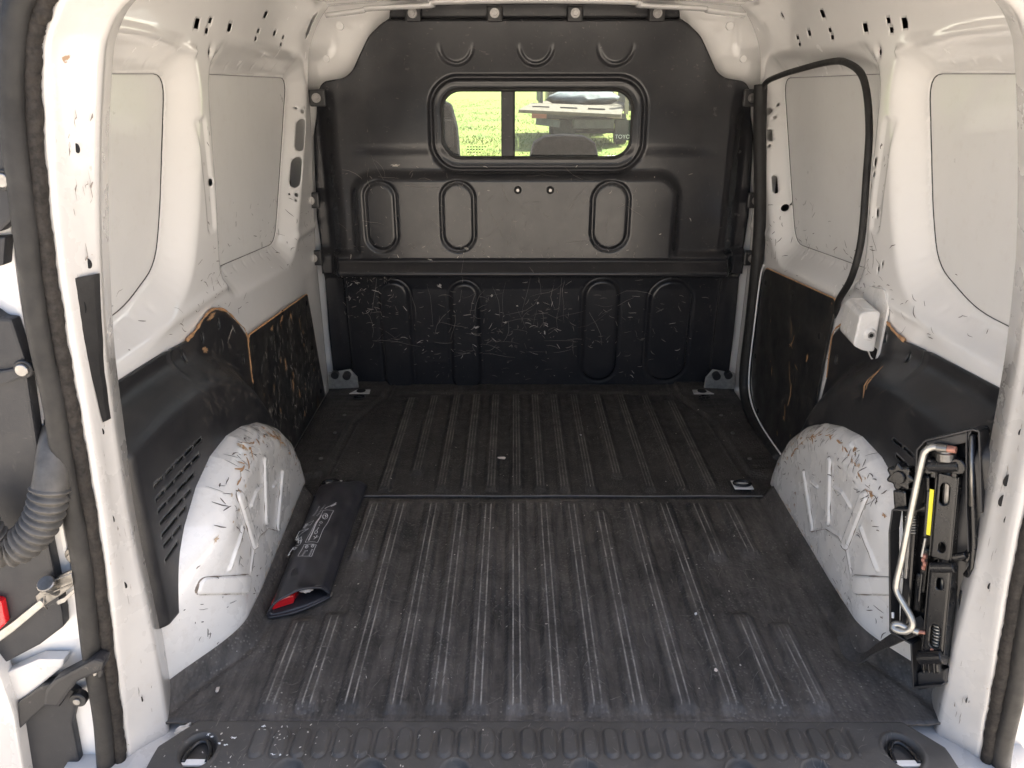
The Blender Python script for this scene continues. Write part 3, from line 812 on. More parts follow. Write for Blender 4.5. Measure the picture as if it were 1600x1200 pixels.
FL = [(1.762, .442), (2.322, .394), (2.345, .30), (2.385, .12), (2.412, .015), (1.80, .015), (1.775, .22), (1.752, .34)]
FR = [(1.765, .532), (2.29, .483), (2.312, .46), (2.316, .30), (2.306, .13), (2.255, .06), (2.14, .028), (1.80, .015), (1.79, .22), (1.782, .377)]
for s in (-1, 1):
    nm = 'left' if s < 0 else 'right'
    hol = [rings_holes(y, z, .007, .011, 12) for y, z in ((1.10, .535), (1.40, .520), (1.505, .525), (1.60, .525), (1.715, .40))]
    cf = cover_fn(s)
    wc = field('wheel_arch_cover', lin(1.0, 1.80, .0042), lin(0, .578, .0042), cf, 'cover', van, C_OUT, slots + hol, .004, nm + ' black plastic wheel arch cover with vent slots', flip=s > 0)
    CV = sc1(cf); off = Vector((-s * .0012, 0, 0))
    it = []
    for _ in range(170 if s < 0 else 50):
        y, z = rnd.gauss(1.52, .09), rnd.gauss(.43, .035)
        if 1.1 < y < 1.74 and .33 < z < .52: it.append((y, z, rnd.uniform(.006, .04), rnd.gauss(2.3, .6)))
    for _ in range(50): it.append((rnd.uniform(1.5, 1.74), rnd.uniform(.30, .44), rnd.uniform(.005, .03), rnd.uniform(0, 3.1)))
    strokes('scuffs', CV, it, simple('dusty_scuff', (.115, .10, .088), .85), wc, off, .0016)
    # raw fibre edge round the lobe
    edge = [CV(y, z) + Vector((-s * .0005, 0, .0015)) for y, z in C_OUT[4:11]] + [CV(1.751, .34)]
    ej = [rnd.uniform(.0008, .0036) for _ in range(200)]
    tube('raw_edge', catmull(edge, 6), .0022, 'fibre', wc, 6, rfun=lambda t: ej[int(t * 40)] * (1.3 - .7 * t))
    if s < 0:
        blotch('gouge', CV, 1.505, .497, .014, .010, 'brown_mark', wc, off); blotch('gouge', CV, 1.56, .552, .028, .007, 'brown_mark', wc, off)
        strokes('gouges', CV, [(1.60, .49, .03, -1.3), (1.63, .47, .05, .5), (1.67, .50, .03, -1.2)], 'pale_mark', wc, off, .002)
    else:
        strokes('gouges', CV, [(1.43, .44, .05, 1.4), (1.435, .42, .05, 1.5)], 'brown_mark', wc, off, .004)
    af = arch_fn(s)
    ar = field('wheel_arch', lin(.985, 1.83, .0023), lin(-.01, .352, .0023), af, 'white_worn', van, A_OUT, (), .0015, nm + ' bare white wheel arch with pressed fan ribs and scratches', flip=s > 0)
    AR = sc1(af)
    it = []
    for _ in range(260):
        k_ = rnd.random()
        if k_ < .5: a = rnd.uniform(.25, 2.1); r = rnd.gauss(.315, .02); y, z = 1.40 + r * math.cos(a) * 1.05, .01 + r * math.sin(a)
        else: y, z = rnd.uniform(1.1, 1.75), rnd.uniform(.02, .32)
        if polysd(np.array([[y]]), np.array([[z]]), A_OUT)[0][0, 0] > -.012: continue
        it.append((y, z, rnd.uniform(.003, .022), rnd.uniform(0, 3.1)))
    strokes('scratches', AR, it, 'dark_mark', ar, Vector((-s * .0011, 0, .0006)), .0016)
    it = [(1.40 + .30 * math.cos(a), .01 + .31 * math.sin(a), rnd.uniform(.008, .03), a + 1.57 + rnd.gauss(0, .3)) for a in [rnd.uniform(.5, 2.0) for _ in range(34)]]
    strokes('rust_marks', AR, it, 'brown_mark', ar, Vector((-s * .0012, 0, .0006)), .003)
    # dirt caught along the pressed edges
    lines = []
    for (p, q, r) in FING:
        p, q = Vector(p), Vector(q); d = (q - p).normalized(); e = Vector((-d.y, d.x)); rr = r + .001
        ring_ = [q + (e * math.cos(a_) + d * math.sin(a_)) * rr for a_ in [math.pi * k_ / 8 for k_ in range(9)]] + [p + (-e * math.cos(a_) - d * math.sin(a_)) * rr for a_ in [math.pi * k_ / 8 for k_ in range(9)]]
        lines.append(ring_ + [ring_[0]])
    lines.append([Vector(p) for p in roundpoly(RC, .012)] + [Vector(roundpoly(RC, .012)[0])])
    lines += [[Vector(p) for p in ARCI], [Vector(p) + Vector((.005, 0)) for p in ARC1]]
    v = []; f = []
    for ln in lines:
        pts = []
        for a_, b_2 in zip(ln[:-1], ln[1:]):
            m2 = max(1, int((b_2 - a_).length / .006)); pts += [a_.lerp(b_2, k_ / m2) for k_ in range(m2)]
        pts.append(ln[-1]); prev = None; ph = rnd.uniform(0, 9)
        for k_, p in enumerate(pts):
            t = (pts[min(k_ + 1, len(pts) - 1)] - pts[max(k_ - 1, 0)]); t = t.normalized() if t.length > 1e-9 else Vector((1, 0)); e = Vector((-t.y, t.x))
            w2 = .0005 + .0009 * max(0, math.sin(k_ * .7 + ph) * math.sin(k_ * .23 + ph * 2))
            for sg in (-1, 1): v.append((p.x + e.x * w2 * sg, p.y + e.y * w2 * sg))
            if k_: n0 = len(v); f.append((n0 - 4, n0 - 3, n0 - 1, n0 - 2))
    v = [p + Vector((-s * .0010, 0, .0004)) for p in AR.arr([q[0] for q in v], [q[1] for q in v])]
    o = pyd('edge_dirt', v, f, simple('edge_grime', (.24, .20, .165), .9, 0, .4, 40), ar); o['kind'] = 'stuff'
    for _ in range(26):
        a_ = rnd.uniform(.15, 2.3); r_ = rnd.gauss(.318, .012); y, z = 1.41 + r_ * math.cos(a_) * 1.06, .005 + r_ * math.sin(a_)
        if polysd(np.array([[y]]), np.array([[z]]), A_OUT)[0][0, 0] > -.008: continue
        blotch('dirt_patch', AR, y, z, rnd.uniform(.003, .010), rnd.uniform(.002, .005), rnd.choice(('brown_mark', 'tan_mark', 'tan_mark')), ar, Vector((-s * .0012, 0, .0008)), 14, a_ + 1.57)
    for _ in range(26):
        y = rnd.uniform(1.28, 1.80); blotch('dirt_patch', AR, y, rnd.uniform(.038, .052), rnd.uniform(.004, .014), rnd.uniform(.001, .003), 'tan_mark', ar, Vector((-s * .0012, 0, 0)), 14, 0)
    # front lining board
    X0 = .7035
    poly = FL if s < 0 else FR
    po = roundpoly(poly, .02)
    lb = prism('lining_board', [(s * X0, y, z) for y, z in po], (s * .005, 0, 0), 'board', van, 0, nm + ' black hardboard lining panel ahead of the wheel arch')
    def LBs(y, z, s=s): return Vector((s * X0, y, z))
    tube('raw_edge', [Vector((s * (X0 + .001), y, z + .001)) for y, z in (po[-6:] + po[:10] if s < 0 else po[:10])], .0022, 'fibre', lb, 6, rfun=lambda t: .0014 + .0014 * abs(math.sin(t * 23)))
    it = []
    for _ in range(240 if s < 0 else 70): it.append((rnd.uniform(1.82, 2.36), rnd.uniform(.04, .38), rnd.uniform(.005, .03), rnd.gauss(1.4, .45)))
    strokes('scuffs', LBs, it, 'pale_mark' if s < 0 else simple('dusty_line', (.09, .085, .08), .8), lb, off, .0013)
    if s < 0:
        for y, z, a, b in ((2.07, .19, .012, .03), (2.12, .14, .008, .03), (2.02, .27, .010, .028), (1.93, .17, .006, .02), (2.03, .40, .03, .010), (1.94, .405, .018, .008), (2.15, .06, .012, .016), (2.12, .385, .012, .02), (2.08, .22, .006, .02), (1.98, .30, .006, .016), (2.22, .26, .005, .016), (2.3, .15, .006, .012), (1.90, .25, .004, .014), (2.2, .34, .004, .03)):
            blotch('gouge', LBs, y, z, a * .8, b * .8, 'brown_mark', lb, off, 16, rnd.uniform(-.2, .2))
    else:
        strokes('gouges', LBs, [(2.03, .40, .05, -2.2), (1.99, .37, .05, -1.4), (1.99, .33, .03, .6), (2.0, .29, .08, -2.0), (1.96, .24, .07, -1.7), (1.93, .29, .03, .2), (2.12, .20, .03, 1.4), (1.97, .12, .05, 1.4)], 'brown_mark', lb, off, .004)
    for y, z in ((1.80, .40), (2.30, .37), (2.31, .22), (2.36, .05), (1.80, .10), (2.05, .415)) if s < 0 else ((2.28, .44), (2.05, .47), (2.29, .20), (2.2, .05), (1.83, .42), (1.83, .10)):
        cyl('clip_hole', (s * (X0 + .001), y, z), (s * (X0 - .001), y, z), .008, 'dark', lb, 12)

# --- sliding door seal on the right and the catch box
pth = catmull([(.664, 2.405, .985), (.666, 2.375, 1.008), (.668, 2.28, 1.024), (.670, 2.13, 1.040), (.676, 1.95, 1.055), (.678, 1.85, 1.052), (.682, 1.76, 1.02), (.684, 1.70, .93), (.686, 1.675, .82), (.688, 1.655, .70), (.690, 1.675, .61), (.696, 1.735, .54), (.712, 1.77, .50), (.735, 1.79, .45)], 6)
tube('door_seal', pth, .0078, 'seal', van, 10)
pth = catmull([(.660, 2.41, 1.00), (.664, 2.412, .96), (.672, 2.40, .85), (.688, 2.365, .65), (.692, 2.345, .48), (.695, 2.345, .30), (.695, 2.34, .12), (.696, 2.29, .045), (.697, 2.15, .010), (.698, 1.95, .006)], 6)
tube('door_seal', pth, .019, 'seal', van, 10)
pth = catmull([(.698, 2.300, .492), (.698, 2.316, .45), (.698, 2.318, .30), (.698, 2.310, .13), (.698, 2.262, .060), (.698, 2.14, .030), (.698, 1.92, .026)], 6)
tube('door_edge', pth, .0026, 'white', van, 8)
cb = empty('catch_box', None); cb.parent = van
bx_ = [(1.395, .502), (1.392, .588), (1.40, .604), (1.545, .612), (1.578, .600), (1.592, .512), (1.58, .50), (1.42, .487)]
po = roundpoly([(.640, .508), (.643, .574), (.651, .581), (.684, .582), (.686, .494), (.662, .497)], .008)
prism('box_shell', [(x, 1.503, z) for x, z in po], (.012, .105, 0), 'white_worn', cb, .004)
prism('box_rim', [(.700, y, z) for y, z in roundpoly([(1.515, .462), (1.510, .590), (1.54, .618), (1.625, .604), (1.625, .505), (1.535, .462)], .012)], (.005, 0, 0), 'white_worn', cb, .001)
prism('box_gap', [(.6995, y, z) for y, z in roundpoly([(1.521, .470), (1.518, .495), (1.57, .495), (1.54, .472)], .005)], (-.001, 0, 0), 'dark', cb)
cyl('boss', (.670, 1.505, .533), (.670, 1.497, .533), .0135, 'white_worn', cb, 22, .011)
cyl('boss_ring', (.670, 1.498, .533), (.670, 1.4955, .533), .0075, 'zincmat', cb, 6)
cyl('boss_hole', (.670, 1.496, .533), (.670, 1.4948, .533), .004, 'dark', cb, 12)

# --- rear frame: D-pillars and header in one pressing, seals round the opening
PAIR = [((.660, -.16), (.722, -.16)), ((.652, 0), (.700, 0)), ((.645, .17), (.683, .17)), ((.645, .385), (.662, .385)), ((.634, .577), (.650, .57)), ((.622, .70), (.642, .72)), ((.592, .89), (.626, .895)),
        ((.562, 1.03), (.602, 1.04)), ((.545, 1.076), (.580, 1.09)), ((.514, 1.11), (.545, 1.13)), ((.45, 1.140), (.47, 1.165)), ((.25, 1.155), (.26, 1.185)), ((0, 1.158), (0, 1.19))]
pi = catmull([(a[0], 0, a[1]) for a, b in PAIR], 8); pl = catmull([(b[0], 0, b[1]) for a, b in PAIR], 8)
def widen(P, d): return [Vector((p.x + d * max(0, min(1, (1.05 - p.z) / .25)), 0, p.z)) for p in P]
piL, plL = widen(pi, .004), widen(pl, .002); pi, pl = widen(pi, .014), widen(pl, .010)
pi = pi + [Vector((-p.x, 0, p.z)) for p in piL[-2::-1]]; pl = pl + [Vector((-p.x, 0, p.z)) for p in plL[-2::-1]]
v = []; f = []; NORM = []
for i in range(len(pi)):
    t = (pl[min(i + 1, len(pl) - 1)] - pl[max(i - 1, 0)]).normalized(); nn = Vector((t.z, 0, -t.x)); NORM.append(nn)
    a, b = pi[i], pl[i]
    wob = .0005 * math.sin(i * .35)
    sec = [(a + nn * .055, 1.075), (a + nn * .012, 1.055), (a + nn * .002, 1.012), (a, 1.004), (a + nn * .001 + (b - a) * .06, .9985), (a + (b - a) * .5, .980), (b - nn * .009, .9635), (b - nn * .006, .958), (b - nn * (.003 + wob), .9535), (b + nn * .002, .9525), (b + nn * .0055, .956), (b + nn * .007, .965),
           (b + nn * .03, .972), (b + nn * .055, .974), (b + nn * .075, .980), (b + nn * .10, .982), (b + nn * .13, .975), (b + nn * .15, .99)]
    for p, y in sec: v.append((p.x, y, p.z))
m_ = 18
for i in range(len(pi) - 1):
    for j in range(m_ - 1): f.append((i * m_ + j, i * m_ + j + 1, (i + 1) * m_ + j + 1, (i + 1) * m_ + j))
rf = pyd('rear_frame', v, f, 'white_dimmed', van, True, 'white painted rear door frame with both pillars')
tube('seal_bulb', [pl[i] + NORM[i] * (.027 + .0015 * math.sin(i * .55)) + Vector((0, .940, 0)) for i in range(len(pl))], .0150, 'seal', rf, 14)
fz = [pl[i] + NORM[i] * (.009 + .001 * math.sin(i * 1.7)) + Vector((0, .947, 0)) for i in range(len(pl))]
fz = catmull(fz, 3)
jit = [rnd.uniform(.90, 1.07) for _ in range(len(fz))]
tube('seal_carrier', fz, .010, 'sealfuzz', rf, 10, rfun=lambda t: .0098 * jit[min(int(t * (len(fz) - 1)), len(fz) - 1)])
def pillar_pt(s, z, q, out=.0012):
    """point on the pillar's rear face at height z, q=0 inner edge .. 1 lip"""
    i = min(range(len(pi) // 2), key=lambda k_: abs(pi[k_].z - z)); i = i if s > 0 else len(pi) - 1 - i
    p = pi[i] + (pl[i] - pi[i]) * q; y = 1.0 + (.9615 - 1.0) * q
    return Vector((p.x, y - out, z))
for s in (-1, 1):
    for z, q, rx, rz in ((.945, .45, .004, .006), (.80, .25, .0055, .007), (.745, .55, .0055, .010), (.42, .55, .004, .007), (.30, .5, .004, .006), (.075, .55, .003, .006), (.56, .4, .003, .005)):
        c = pillar_pt(s, z, q)
        if s > 0 and z > .7: continue
        pyd('hole', [(c.x + rx * math.cos(a), c.y - .0004 + .2 * s * rx * math.cos(a), c.z + rz * math.sin(a)) for a in [2 * math.pi * k_ / 14 for k_ in range(14)]], [tuple(range(14))], 'dark', rf)
    # dished pressings
    if s < 0:
        for z in (.655, .50):
            c = pillar_pt(s, z, .5, .001)
            pass
    else:
        for z, q, rx, rz in ((.48, .3, .006, .010), (.445, .25, .006, .010)):
            c = pillar_pt(s, z, q); pyd('hole', [(c.x + rx * math.cos(a), c.y - .0004, c.z + rz * math.sin(a)) for a in [2 * math.pi * k_ / 14 for k_ in range(14)]], [tuple(range(14))], 'dark', rf)
    it = [(rnd.uniform(.0, .62) if rnd.random() < .7 else rnd.uniform(.62, 1.0), rnd.uniform(.08, .85), rnd.uniform(.004, .03), rnd.uniform(0, 3.1)) for _ in range(55)]
    strokes('scratches', lambda z, q, s=s: pillar_pt(s, z, 0) + (pillar_pt(s, z, 1) - pillar_pt(s, z, 0)) * q, [(z, q, L, a if abs(math.sin(a)) < .5 else .2) for z, q, L, a in it], simple('grey_line', (.22, .19, .17), .7), rf, Vector((0, -.0014, 0)), .012)
# black tape on the left pillar's inner edge
v = []; f = []
st_ = [(.785 - i * .0235, .80 - .055 * i) for i in range(10)]
for z, q in st_: v += [pillar_pt(-1, z, -.06, .005), pillar_pt(-1, z, .10, .0065), pillar_pt(-1, z, q, .0045), pillar_pt(-1, z, q, .001)]
for i in range(len(st_) - 1):
    for k_ in range(3): f.append((4 * i + k_, 4 * i + k_ + 1, 4 * i + 5 + k_, 4 * i + 4 + k_))
f += [(3, 2, 1, 0), tuple(4 * len(st_) - 4 + k_ for k_ in range(4))]
pyd('tape_strip', v, f, 'tape', rf, False, 'black tape stuck on the left pillar')

# --- sill plate at the rear edge
def sillf(U, V):
    z = .006 - .10 * np.clip(.93 - V, 0, 1) - .006 * sm((V - .985) / .012) * 0
    c = (U - .013) / .0342; fr_ = (c - np.floor(c) - .5) * .0342
    d = np.hypot(fr_, np.maximum(np.abs(V - .954) - .018, 0)) - .0115
    inside = (np.abs(U) < .50)
    z = z + .004 * sm(-d / .004 + .5) * inside - .003 * sm(1 - np.abs(d - .001) / .003) * inside
    for x in (-.577, .573):
        e = np.hypot((U - x) / .030, (V - .938) / .034) - 1
        z = z - .016 * sm(-e / .25) + .002 * sm(1 - np.abs(e - .08) / .12)
    for x in (-.42, -.29, -.155, .05, .30, .42):
        e = np.hypot((U - x) / .026, (V - .892) / .030) - 1
        z = z - .012 * sm(-e / .2) + .0015 * sm(1 - np.abs(e - .08) / .12)
    return U, V, z
s_out = [(-.60, .9985), (.60, .9985), (.655, .90), (.66, .80), (-.66, .80), (-.605, .90), (-.625, .93)]
s_out = [(-.600, .9985), (.600, .9985), (.645, .945), (.655, .80), (-.655, .80), (-.645, .945)]
sp = field('sill_plate', lin(-.657, .657, .0021), lin(.80, .9985, .0024), sillf, 'sill', van, s_out, (), .006, 'grey black sill plate with rows of moulded slots')
for s, x in ((-1, -.577), (1, .573)):
    lr = tube('lashing_ring', catmull([(x - .020, .920, -.002), (x - .018, .940, -.001), (x - .010, .956, 0), (x, .961, 0), (x + .010, .956, 0), (x + .018, .940, -.001), (x + .020, .920, -.002)], 5), .0045, 'jackblack', sp, 10)
    box('ring_base', (x, .921, -.004), (.045, .012, .006), 'white_worn', sp, None, .002)
for _ in range(9):
    x = rnd.uniform(-.58, -.30); y = rnd.uniform(.91, .99)
    blotch('paint_drop', lambda a, b: Vector((a, b, .0095)), x, y, rnd.uniform(.002, .006), rnd.uniform(.002, .004), 'print', sp, Vector((0, 0, 0)), 9)

# ------------------------------------------------------------------ rubber floor liner, two sections
def xe(y, u=1): return np.where(np.asarray(u) < 0, face_x(y, -1), face_x(y, 1)) + .006
RIBN = [(-.488, 1.04, 1.25), (-.424, 1.04, 1.27), (-.349, 1.04, 1.71), (-.266, 1.04, 1.71), (-.196, 1.04, 1.71), (-.126, 1.04, 1.71), (-.056, 1.04, 1.71), (.015, 1.04, 1.71), (.086, 1.04, 1.71), (.156, 1.04, 1.67),
        (.239, 1.04, 1.71), (.321, 1.04, 1.71), (.402, 1.04, 1.27), (.472, 1.04, 1.24), (-.416, 1.50, 1.71), (-.478, 1.55, 1.71), (.405, 1.49, 1.71), (.485, 1.50, 1.71)]
RIBF = [(-.407, 1.80, 2.40), (-.331, 1.89, 2.42), (-.255, 1.80, 2.43), (-.187, 1.80, 2.43), (-.122, 1.80, 2.43), (-.053, 1.80, 2.43), (.011, 1.80, 2.43), (.075, 1.80, 2.43), (.144, 1.80, 2.43), (.223, 1.87, 2.43), (.303, 1.80, 2.43), (.387, 1.80, 2.42), (.468, 1.80, 2.38)]
def ribs(U, V, R, hw, h, beads, bw):
    z = np.zeros(U.shape); w_ = np.zeros(U.shape)
    for x, y0, y1 in R:
        a = np.abs(U - x); e0, e1 = y0 - .022, y1 + .022
        inr = sm((V - e0) / .018) * sm((e1 - V) / .018)
        z = np.maximum(z, h * sm((hw - a) / .012) * inr)
        for b in beads:
            k_ = sm(1.35 - np.abs(U - x - b) / bw) * ((V > y0) & (V < y1))
            z = z + .0014 * k_; w_ = np.maximum(w_, k_)
    return z, w_
def near_x(U, V): return U * .612 + np.sign(U) * (xe(V, U) - .612) * sm((np.abs(U) - .80) / .20)
def near_fn(U, V):
    e = xe(V, U); X = near_x(U, V)
    z, _ = ribs(X, V, RIBN, .027, .010, (-.0068, .0068), .0022)
    z = z + .040 * sm((np.abs(X) - (e - .036)) / .036) + .003 * sm(1 - np.abs(np.abs(X) - (e - .050)) / .02)
    z = z + .0012 * np.sin(X * 9 + V * 5) * np.sin(V * 7)
    return X, V, z
def near_w(U, V): return ribs(near_x(U, V), V, RIBN, .027, .010, (-.0068, .0068), .0014)[1]
uu = np.concatenate([np.linspace(-1, -.83, 30)[:-1], np.linspace(-.83, .83, 760), np.linspace(.83, 1, 30)[1:]])
fl = field('floor_liner', uu, lin(1.001, 1.752, .010), near_fn, 'rubber', None, None, (), .005, None, near_w)
tag(fl, 'worn black ribbed rubber floor liner nearest the sill, with pairs of pale lines', 'floor liner', 'floor liner sections')
def padb(y): return np.interp(y, [1.75, 1.845, 1.875, 2.21, 2.42, 2.50], [.70, .66, .588, .578, .51, .505])
def front_fn(U, V):
    z, _ = ribs(U, V, RIBF, .023, .008, (-.0085, 0, .0085), .0018)
    q = np.abs(U) - padb(V)
    z = z * sm(-(q + .02) / .012)
    pad = sm((q + .006) / .014)
    z = z + pad * (.011 + .0012 * np.sin(V * 2 * math.pi / .011) * sm((q - .015) / .01) * sm((.685 - np.abs(U)) / .01))
    z = z + .003 * sm(1 - np.abs(q + .022) / .007)
    z = z + .006 * sm((V - 2.452) / .01)
    return U, V, z
def front_w(U, V): return ribs(U, V, RIBF, .022, .0055, (-.0085, 0, .0085), .0014)[1] * (np.abs(U) < padb(V) - .02) * .55
ff = field('floor_liner', lin(-.702, .702, .0021), lin(1.757, 2.55, .008), front_fn, 'rubber2', None, None, (), .005, None, front_w)
tag(ff, 'darker ribbed rubber floor liner section running up to the bulkhead', 'floor liner', 'floor liner sections')
tube('seam_lip', [Vector((x, 1.7545, .005 + .0008 * math.sin(x * 17))) for x in np.linspace(-.60, .60, 40)], .0022, simple('dusty_lip', (.16, .15, .14), .7), fl, 6)
NF, FFn = sc1(lambda U, V: near_fn(U / .612, V)), sc1(front_fn)
M['dust_mark'] = simple('dusty_scrape', (.15, .137, .125), .85, 0, .4, 50)
it = [(rnd.uniform(-.5, .5), rnd.uniform(1.03, 1.73), rnd.uniform(.006, .05), rnd.gauss(1.57, .5) if rnd.random() < .6 else rnd.uniform(0, 3.1)) for _ in range(420)]
strokes('scuffs', NF, it, 'dust_mark', fl, Vector((0, 0, .0012)), .0014)
it = [(rnd.uniform(-.5, .5), rnd.uniform(1.03, 1.73), rnd.uniform(.002, .006), rnd.uniform(0, 3.1)) for _ in range(60)]
strokes('specks', NF, it, 'pale_mark', fl, Vector((0, 0, .0014)), .0024)
it = [(rnd.uniform(-.5, .5), rnd.uniform(1.78, 2.44), rnd.uniform(.004, .03), rnd.gauss(1.57, .6)) for _ in range(260)]
strokes('scuffs', FFn, it, 'dust_mark', ff, Vector((0, 0, .0012)), .0013)
it = [(rnd.uniform(-.65, .65), rnd.uniform(1.78, 2.44), rnd.uniform(.002, .006), rnd.uniform(0, 3.1)) for _ in range(60)]
strokes('specks', FFn, it, 'pale_mark', ff, Vector((0, 0, .0014)), .0022)
SF = sc1(sillf)
it = [(rnd.uniform(-.58, .58), rnd.uniform(.90, .99), rnd.uniform(.004, .022), rnd.uniform(.6, 2.5)) for _ in range(150)]
strokes('scuffs', SF, it, simple('sill_scrape', (.14, .127, .112), .85, 0, .4, 50), sp, Vector((0, 0, .0010)), .0013)
it = [(rnd.gauss(-.42, .12), rnd.uniform(.90, .99), rnd.uniform(.002, .005), rnd.uniform(0, 3.1)) for _ in range(55)]
strokes('specks', SF, it, 'pale_mark', sp, Vector((0, 0, .0010)), .0022)
# lashing eyes in the floor
for s in (-1, 1):
    le = empty('lashing_eye', None); le.parent = van
    box('eye_plate', (s * .548, 1.80, .0125), (.05, .045, .003), 'white_worn', le, None, .001)
    tube('eye_ring', catmull([(s * .548 + .022 * math.cos(a), 1.80 + .013 * math.sin(a), .018) for a in [2 * math.pi * k_ / 10 for k_ in range(11)]], 3), .004, 'jackblack', le, 8)
    e2 = empty('lashing_eye', None); e2.parent = van
    cyl('eye_cup', (s * .585, 2.395, .011), (s * .585, 2.395, .0145), .022, 'black', e2, 20)
    tube('eye_ring', [(s * .585 + .016 * math.cos(a), 2.395 + .010 * math.sin(a), .017) for a in [2 * math.pi * k_ / 16 for k_ in range(16)]], .003, 'jackblack', e2, 8, closed=True)
    for y in (1.95, 2.12, 2.25): cyl('floor_rivet', (s * (.61 - .02 * (y - 2)), y, .010), (s * (.61 - .02 * (y - 2)), y, .0145), .006, 'bolt', van, 12)

# ------------------------------------------------------------------ left rear door, folded right back, with stay and cable bellows
rd = empty('rear_door', None); rd.parent = van; rd['label'] = 'left rear door folded back, black trim on white metal'
DY = .938
def dpoly(name, px, y, th, mat, parent, bev=.003): return prism(name, [at(u, v_, Y=y) for u, v_ in px], (0, th, 0), mat, parent, bev)
prism('door_skin', [(-.735, .958, -.6), (-.725, .958, .3), (-.70, .958, .75), (-.655, .958, 1.15), (-1.35, .958, 1.15), (-1.35, .958, -.6)], (0, .05, 0), 'white', rd, .006)
t1 = dpoly('trim_panel', [(-40, 468), (0, 497), (18, 499), (38, 560), (47, 625), (58, 700), (75, 850), (97, 958), (99, 980), (62, 1008), (-40, 1062)], DY, .02, 'trim', rd, .004)
dpoly('trim_step', [(-40, 580), (0, 580), (40, 572), (46, 585), (10, 600), (-40, 607)], DY - .006, .02, 'trim', t1, .003)
dpoly('trim_panel', [(-40, 118), (0, 145), (14, 255), (23, 285), (18, 345), (0, 362), (-40, 372)], DY, .02, 'trim', rd, .004)
dpoly('trim_panel', [(-40, 373), (8, 370), (5, 415), (-40, 424)], DY + .002, .02, 'trim', rd, .003)
dpoly('trim_panel', [(-40, -40), (38, -40), (35, 18), (33, 42), (-40, 44)], DY, .02, 'trim', rd, .003)
for u, v_ in ((8, 281), (38, 576)):
    c = at(u, v_, Y=DY - .001)
    wb = cyl('trim_washer', c, c - Vector((0, .004, 0)), .0125, 'black', rd, 20); cyl('trim_screw', c - Vector((0, .003, 0)), c - Vector((0, .008, 0)), .0085, 'bolt', wb, 14)
dpoly('reflector', [(-20, 935), (2, 940), (9, 975), (0, 984), (-20, 990)], DY - .012, .012, 'red', rd, .003)
dpoly('hinge_bracket', [(8, 1052), (60, 1030), (100, 1030), (98, 1042), (40, 1090), (18, 1098)], DY - .004, .02, 'white_dimmed', rd, .003)
dpoly('door_edge', [(-40, 1000), (-2, 1050), (12, 1090), (22, 1120), (35, 1200), (45, 1260), (-40, 1260)], DY - .02, .03, 'white_dimmed', rd, .004)
dpoly('lower_trim', [(28, 1100), (85, 1062), (122, 1085), (112, 1130), (126, 1205), (128, 1260), (42, 1260)], DY + .004, .016, 'trim', rd, .004)
hb = dpoly('bump_stop', [(27, 1098), (66, 1072), (92, 1066), (93, 1106), (70, 1104), (30, 1140)], DY - .012, .02, 'black', rd, .003)
dpoly('latch_arm', [(66, 1102), (90, 1106), (120, 1066), (158, 1050), (162, 1036), (146, 1031), (84, 1064), (70, 1080)], DY - .026, .026, 'black', rd, .005)
for u, v_, r in ((128, 1085, .013), (153, 1040, .014)):
    c = at(u, v_, Y=DY + .005)
    wb = cyl('stop_cup', c, c - Vector((0, .014, 0)), r, 'black', rd, 20); cyl('stop_screw', c - Vector((0, .012, 0)), c - Vector((0, .017, 0)), r * .45, 'bolt', wb, 12)
cs = empty('check_strap', None); cs.parent = van
dpoly('bracket', [(108, 858), (114, 854), (128, 856), (133, 914), (118, 918), (112, 880)], .955, .006, 'steel', cs, .0015)
for u, v_ in ((118, 868), (128, 908)):
    c = at(u, v_, Y=.955); bolt_head('bolt', c, (0, -1, 0), .0105, cs, 'steel', .015)
dpoly('link', [(55, 932), (66, 922), (92, 900), (122, 886), (134, 893), (124, 908), (98, 928), (70, 946), (60, 948)], .935, .005, 'steel', cs, .0015)
dpoly('link', [(57, 944), (68, 948), (100, 934), (132, 904), (132, 912), (100, 942), (66, 954)], .938, .005, 'zincmat', cs, .001)
c = at(84, 918, Y=.936); cyl('pin', c + Vector((0, .01, -.012)), c + Vector((0, -.012, .014)), .010, 'steel', cs, 18); cyl('pin_head', c + Vector((0, -.012, .014)), c + Vector((0, -.015, .019)), .0125, 'steel', cs, 18)
dpoly('arm', [(62, 938), (70, 946), (20, 988), (-30, 1024), (-30, 1008), (20, 972)], .930, .006, 'rod', cs, .0015)
tube('retaining_wire', [at(u, v_, Y=.926) for u, v_ in ((83, 908), (112, 896), (114, 912), (70, 930), (68, 946), (74, 952))], .0013, 'steel', cs, 6)
bp = catmull([at(u, v_, Y=y) for u, v_, y in ((86, 668, .965), (82, 700, .945), (80, 740, .925), (77, 772, .915), (68, 806, .910), (50, 836, .905), (22, 856, .900), (-6, 852, .895), (-30, 826, .89), (-45, 790, .89))], 14)
L_ = len(bp)
def brad(t):
    if t < .30: return .016 + .007 * t / .30
    return .0235 + .0028 * math.sin((t - .30) * 2 * math.pi * 27)
path2 = []
for i in range(L_ - 1):
    for q in range(3): path2.append(bp[i].lerp(bp[i + 1], q / 3))
tube('cable_bellows', path2, .02, 'bellows', van, 18, rfun=brad, label='grey corrugated cable sleeve between door and frame')
c = at(78, 678, Y=.966); box('bellows_socket', c, (.03, .012, .05), 'black', van, None, .006)
# right side: small stop seen past the seal
c = at(1597, 1045, Y=.965); cyl('stop_cup', c, c - Vector((0, .02, 0)), .016, 'black', van, 18)

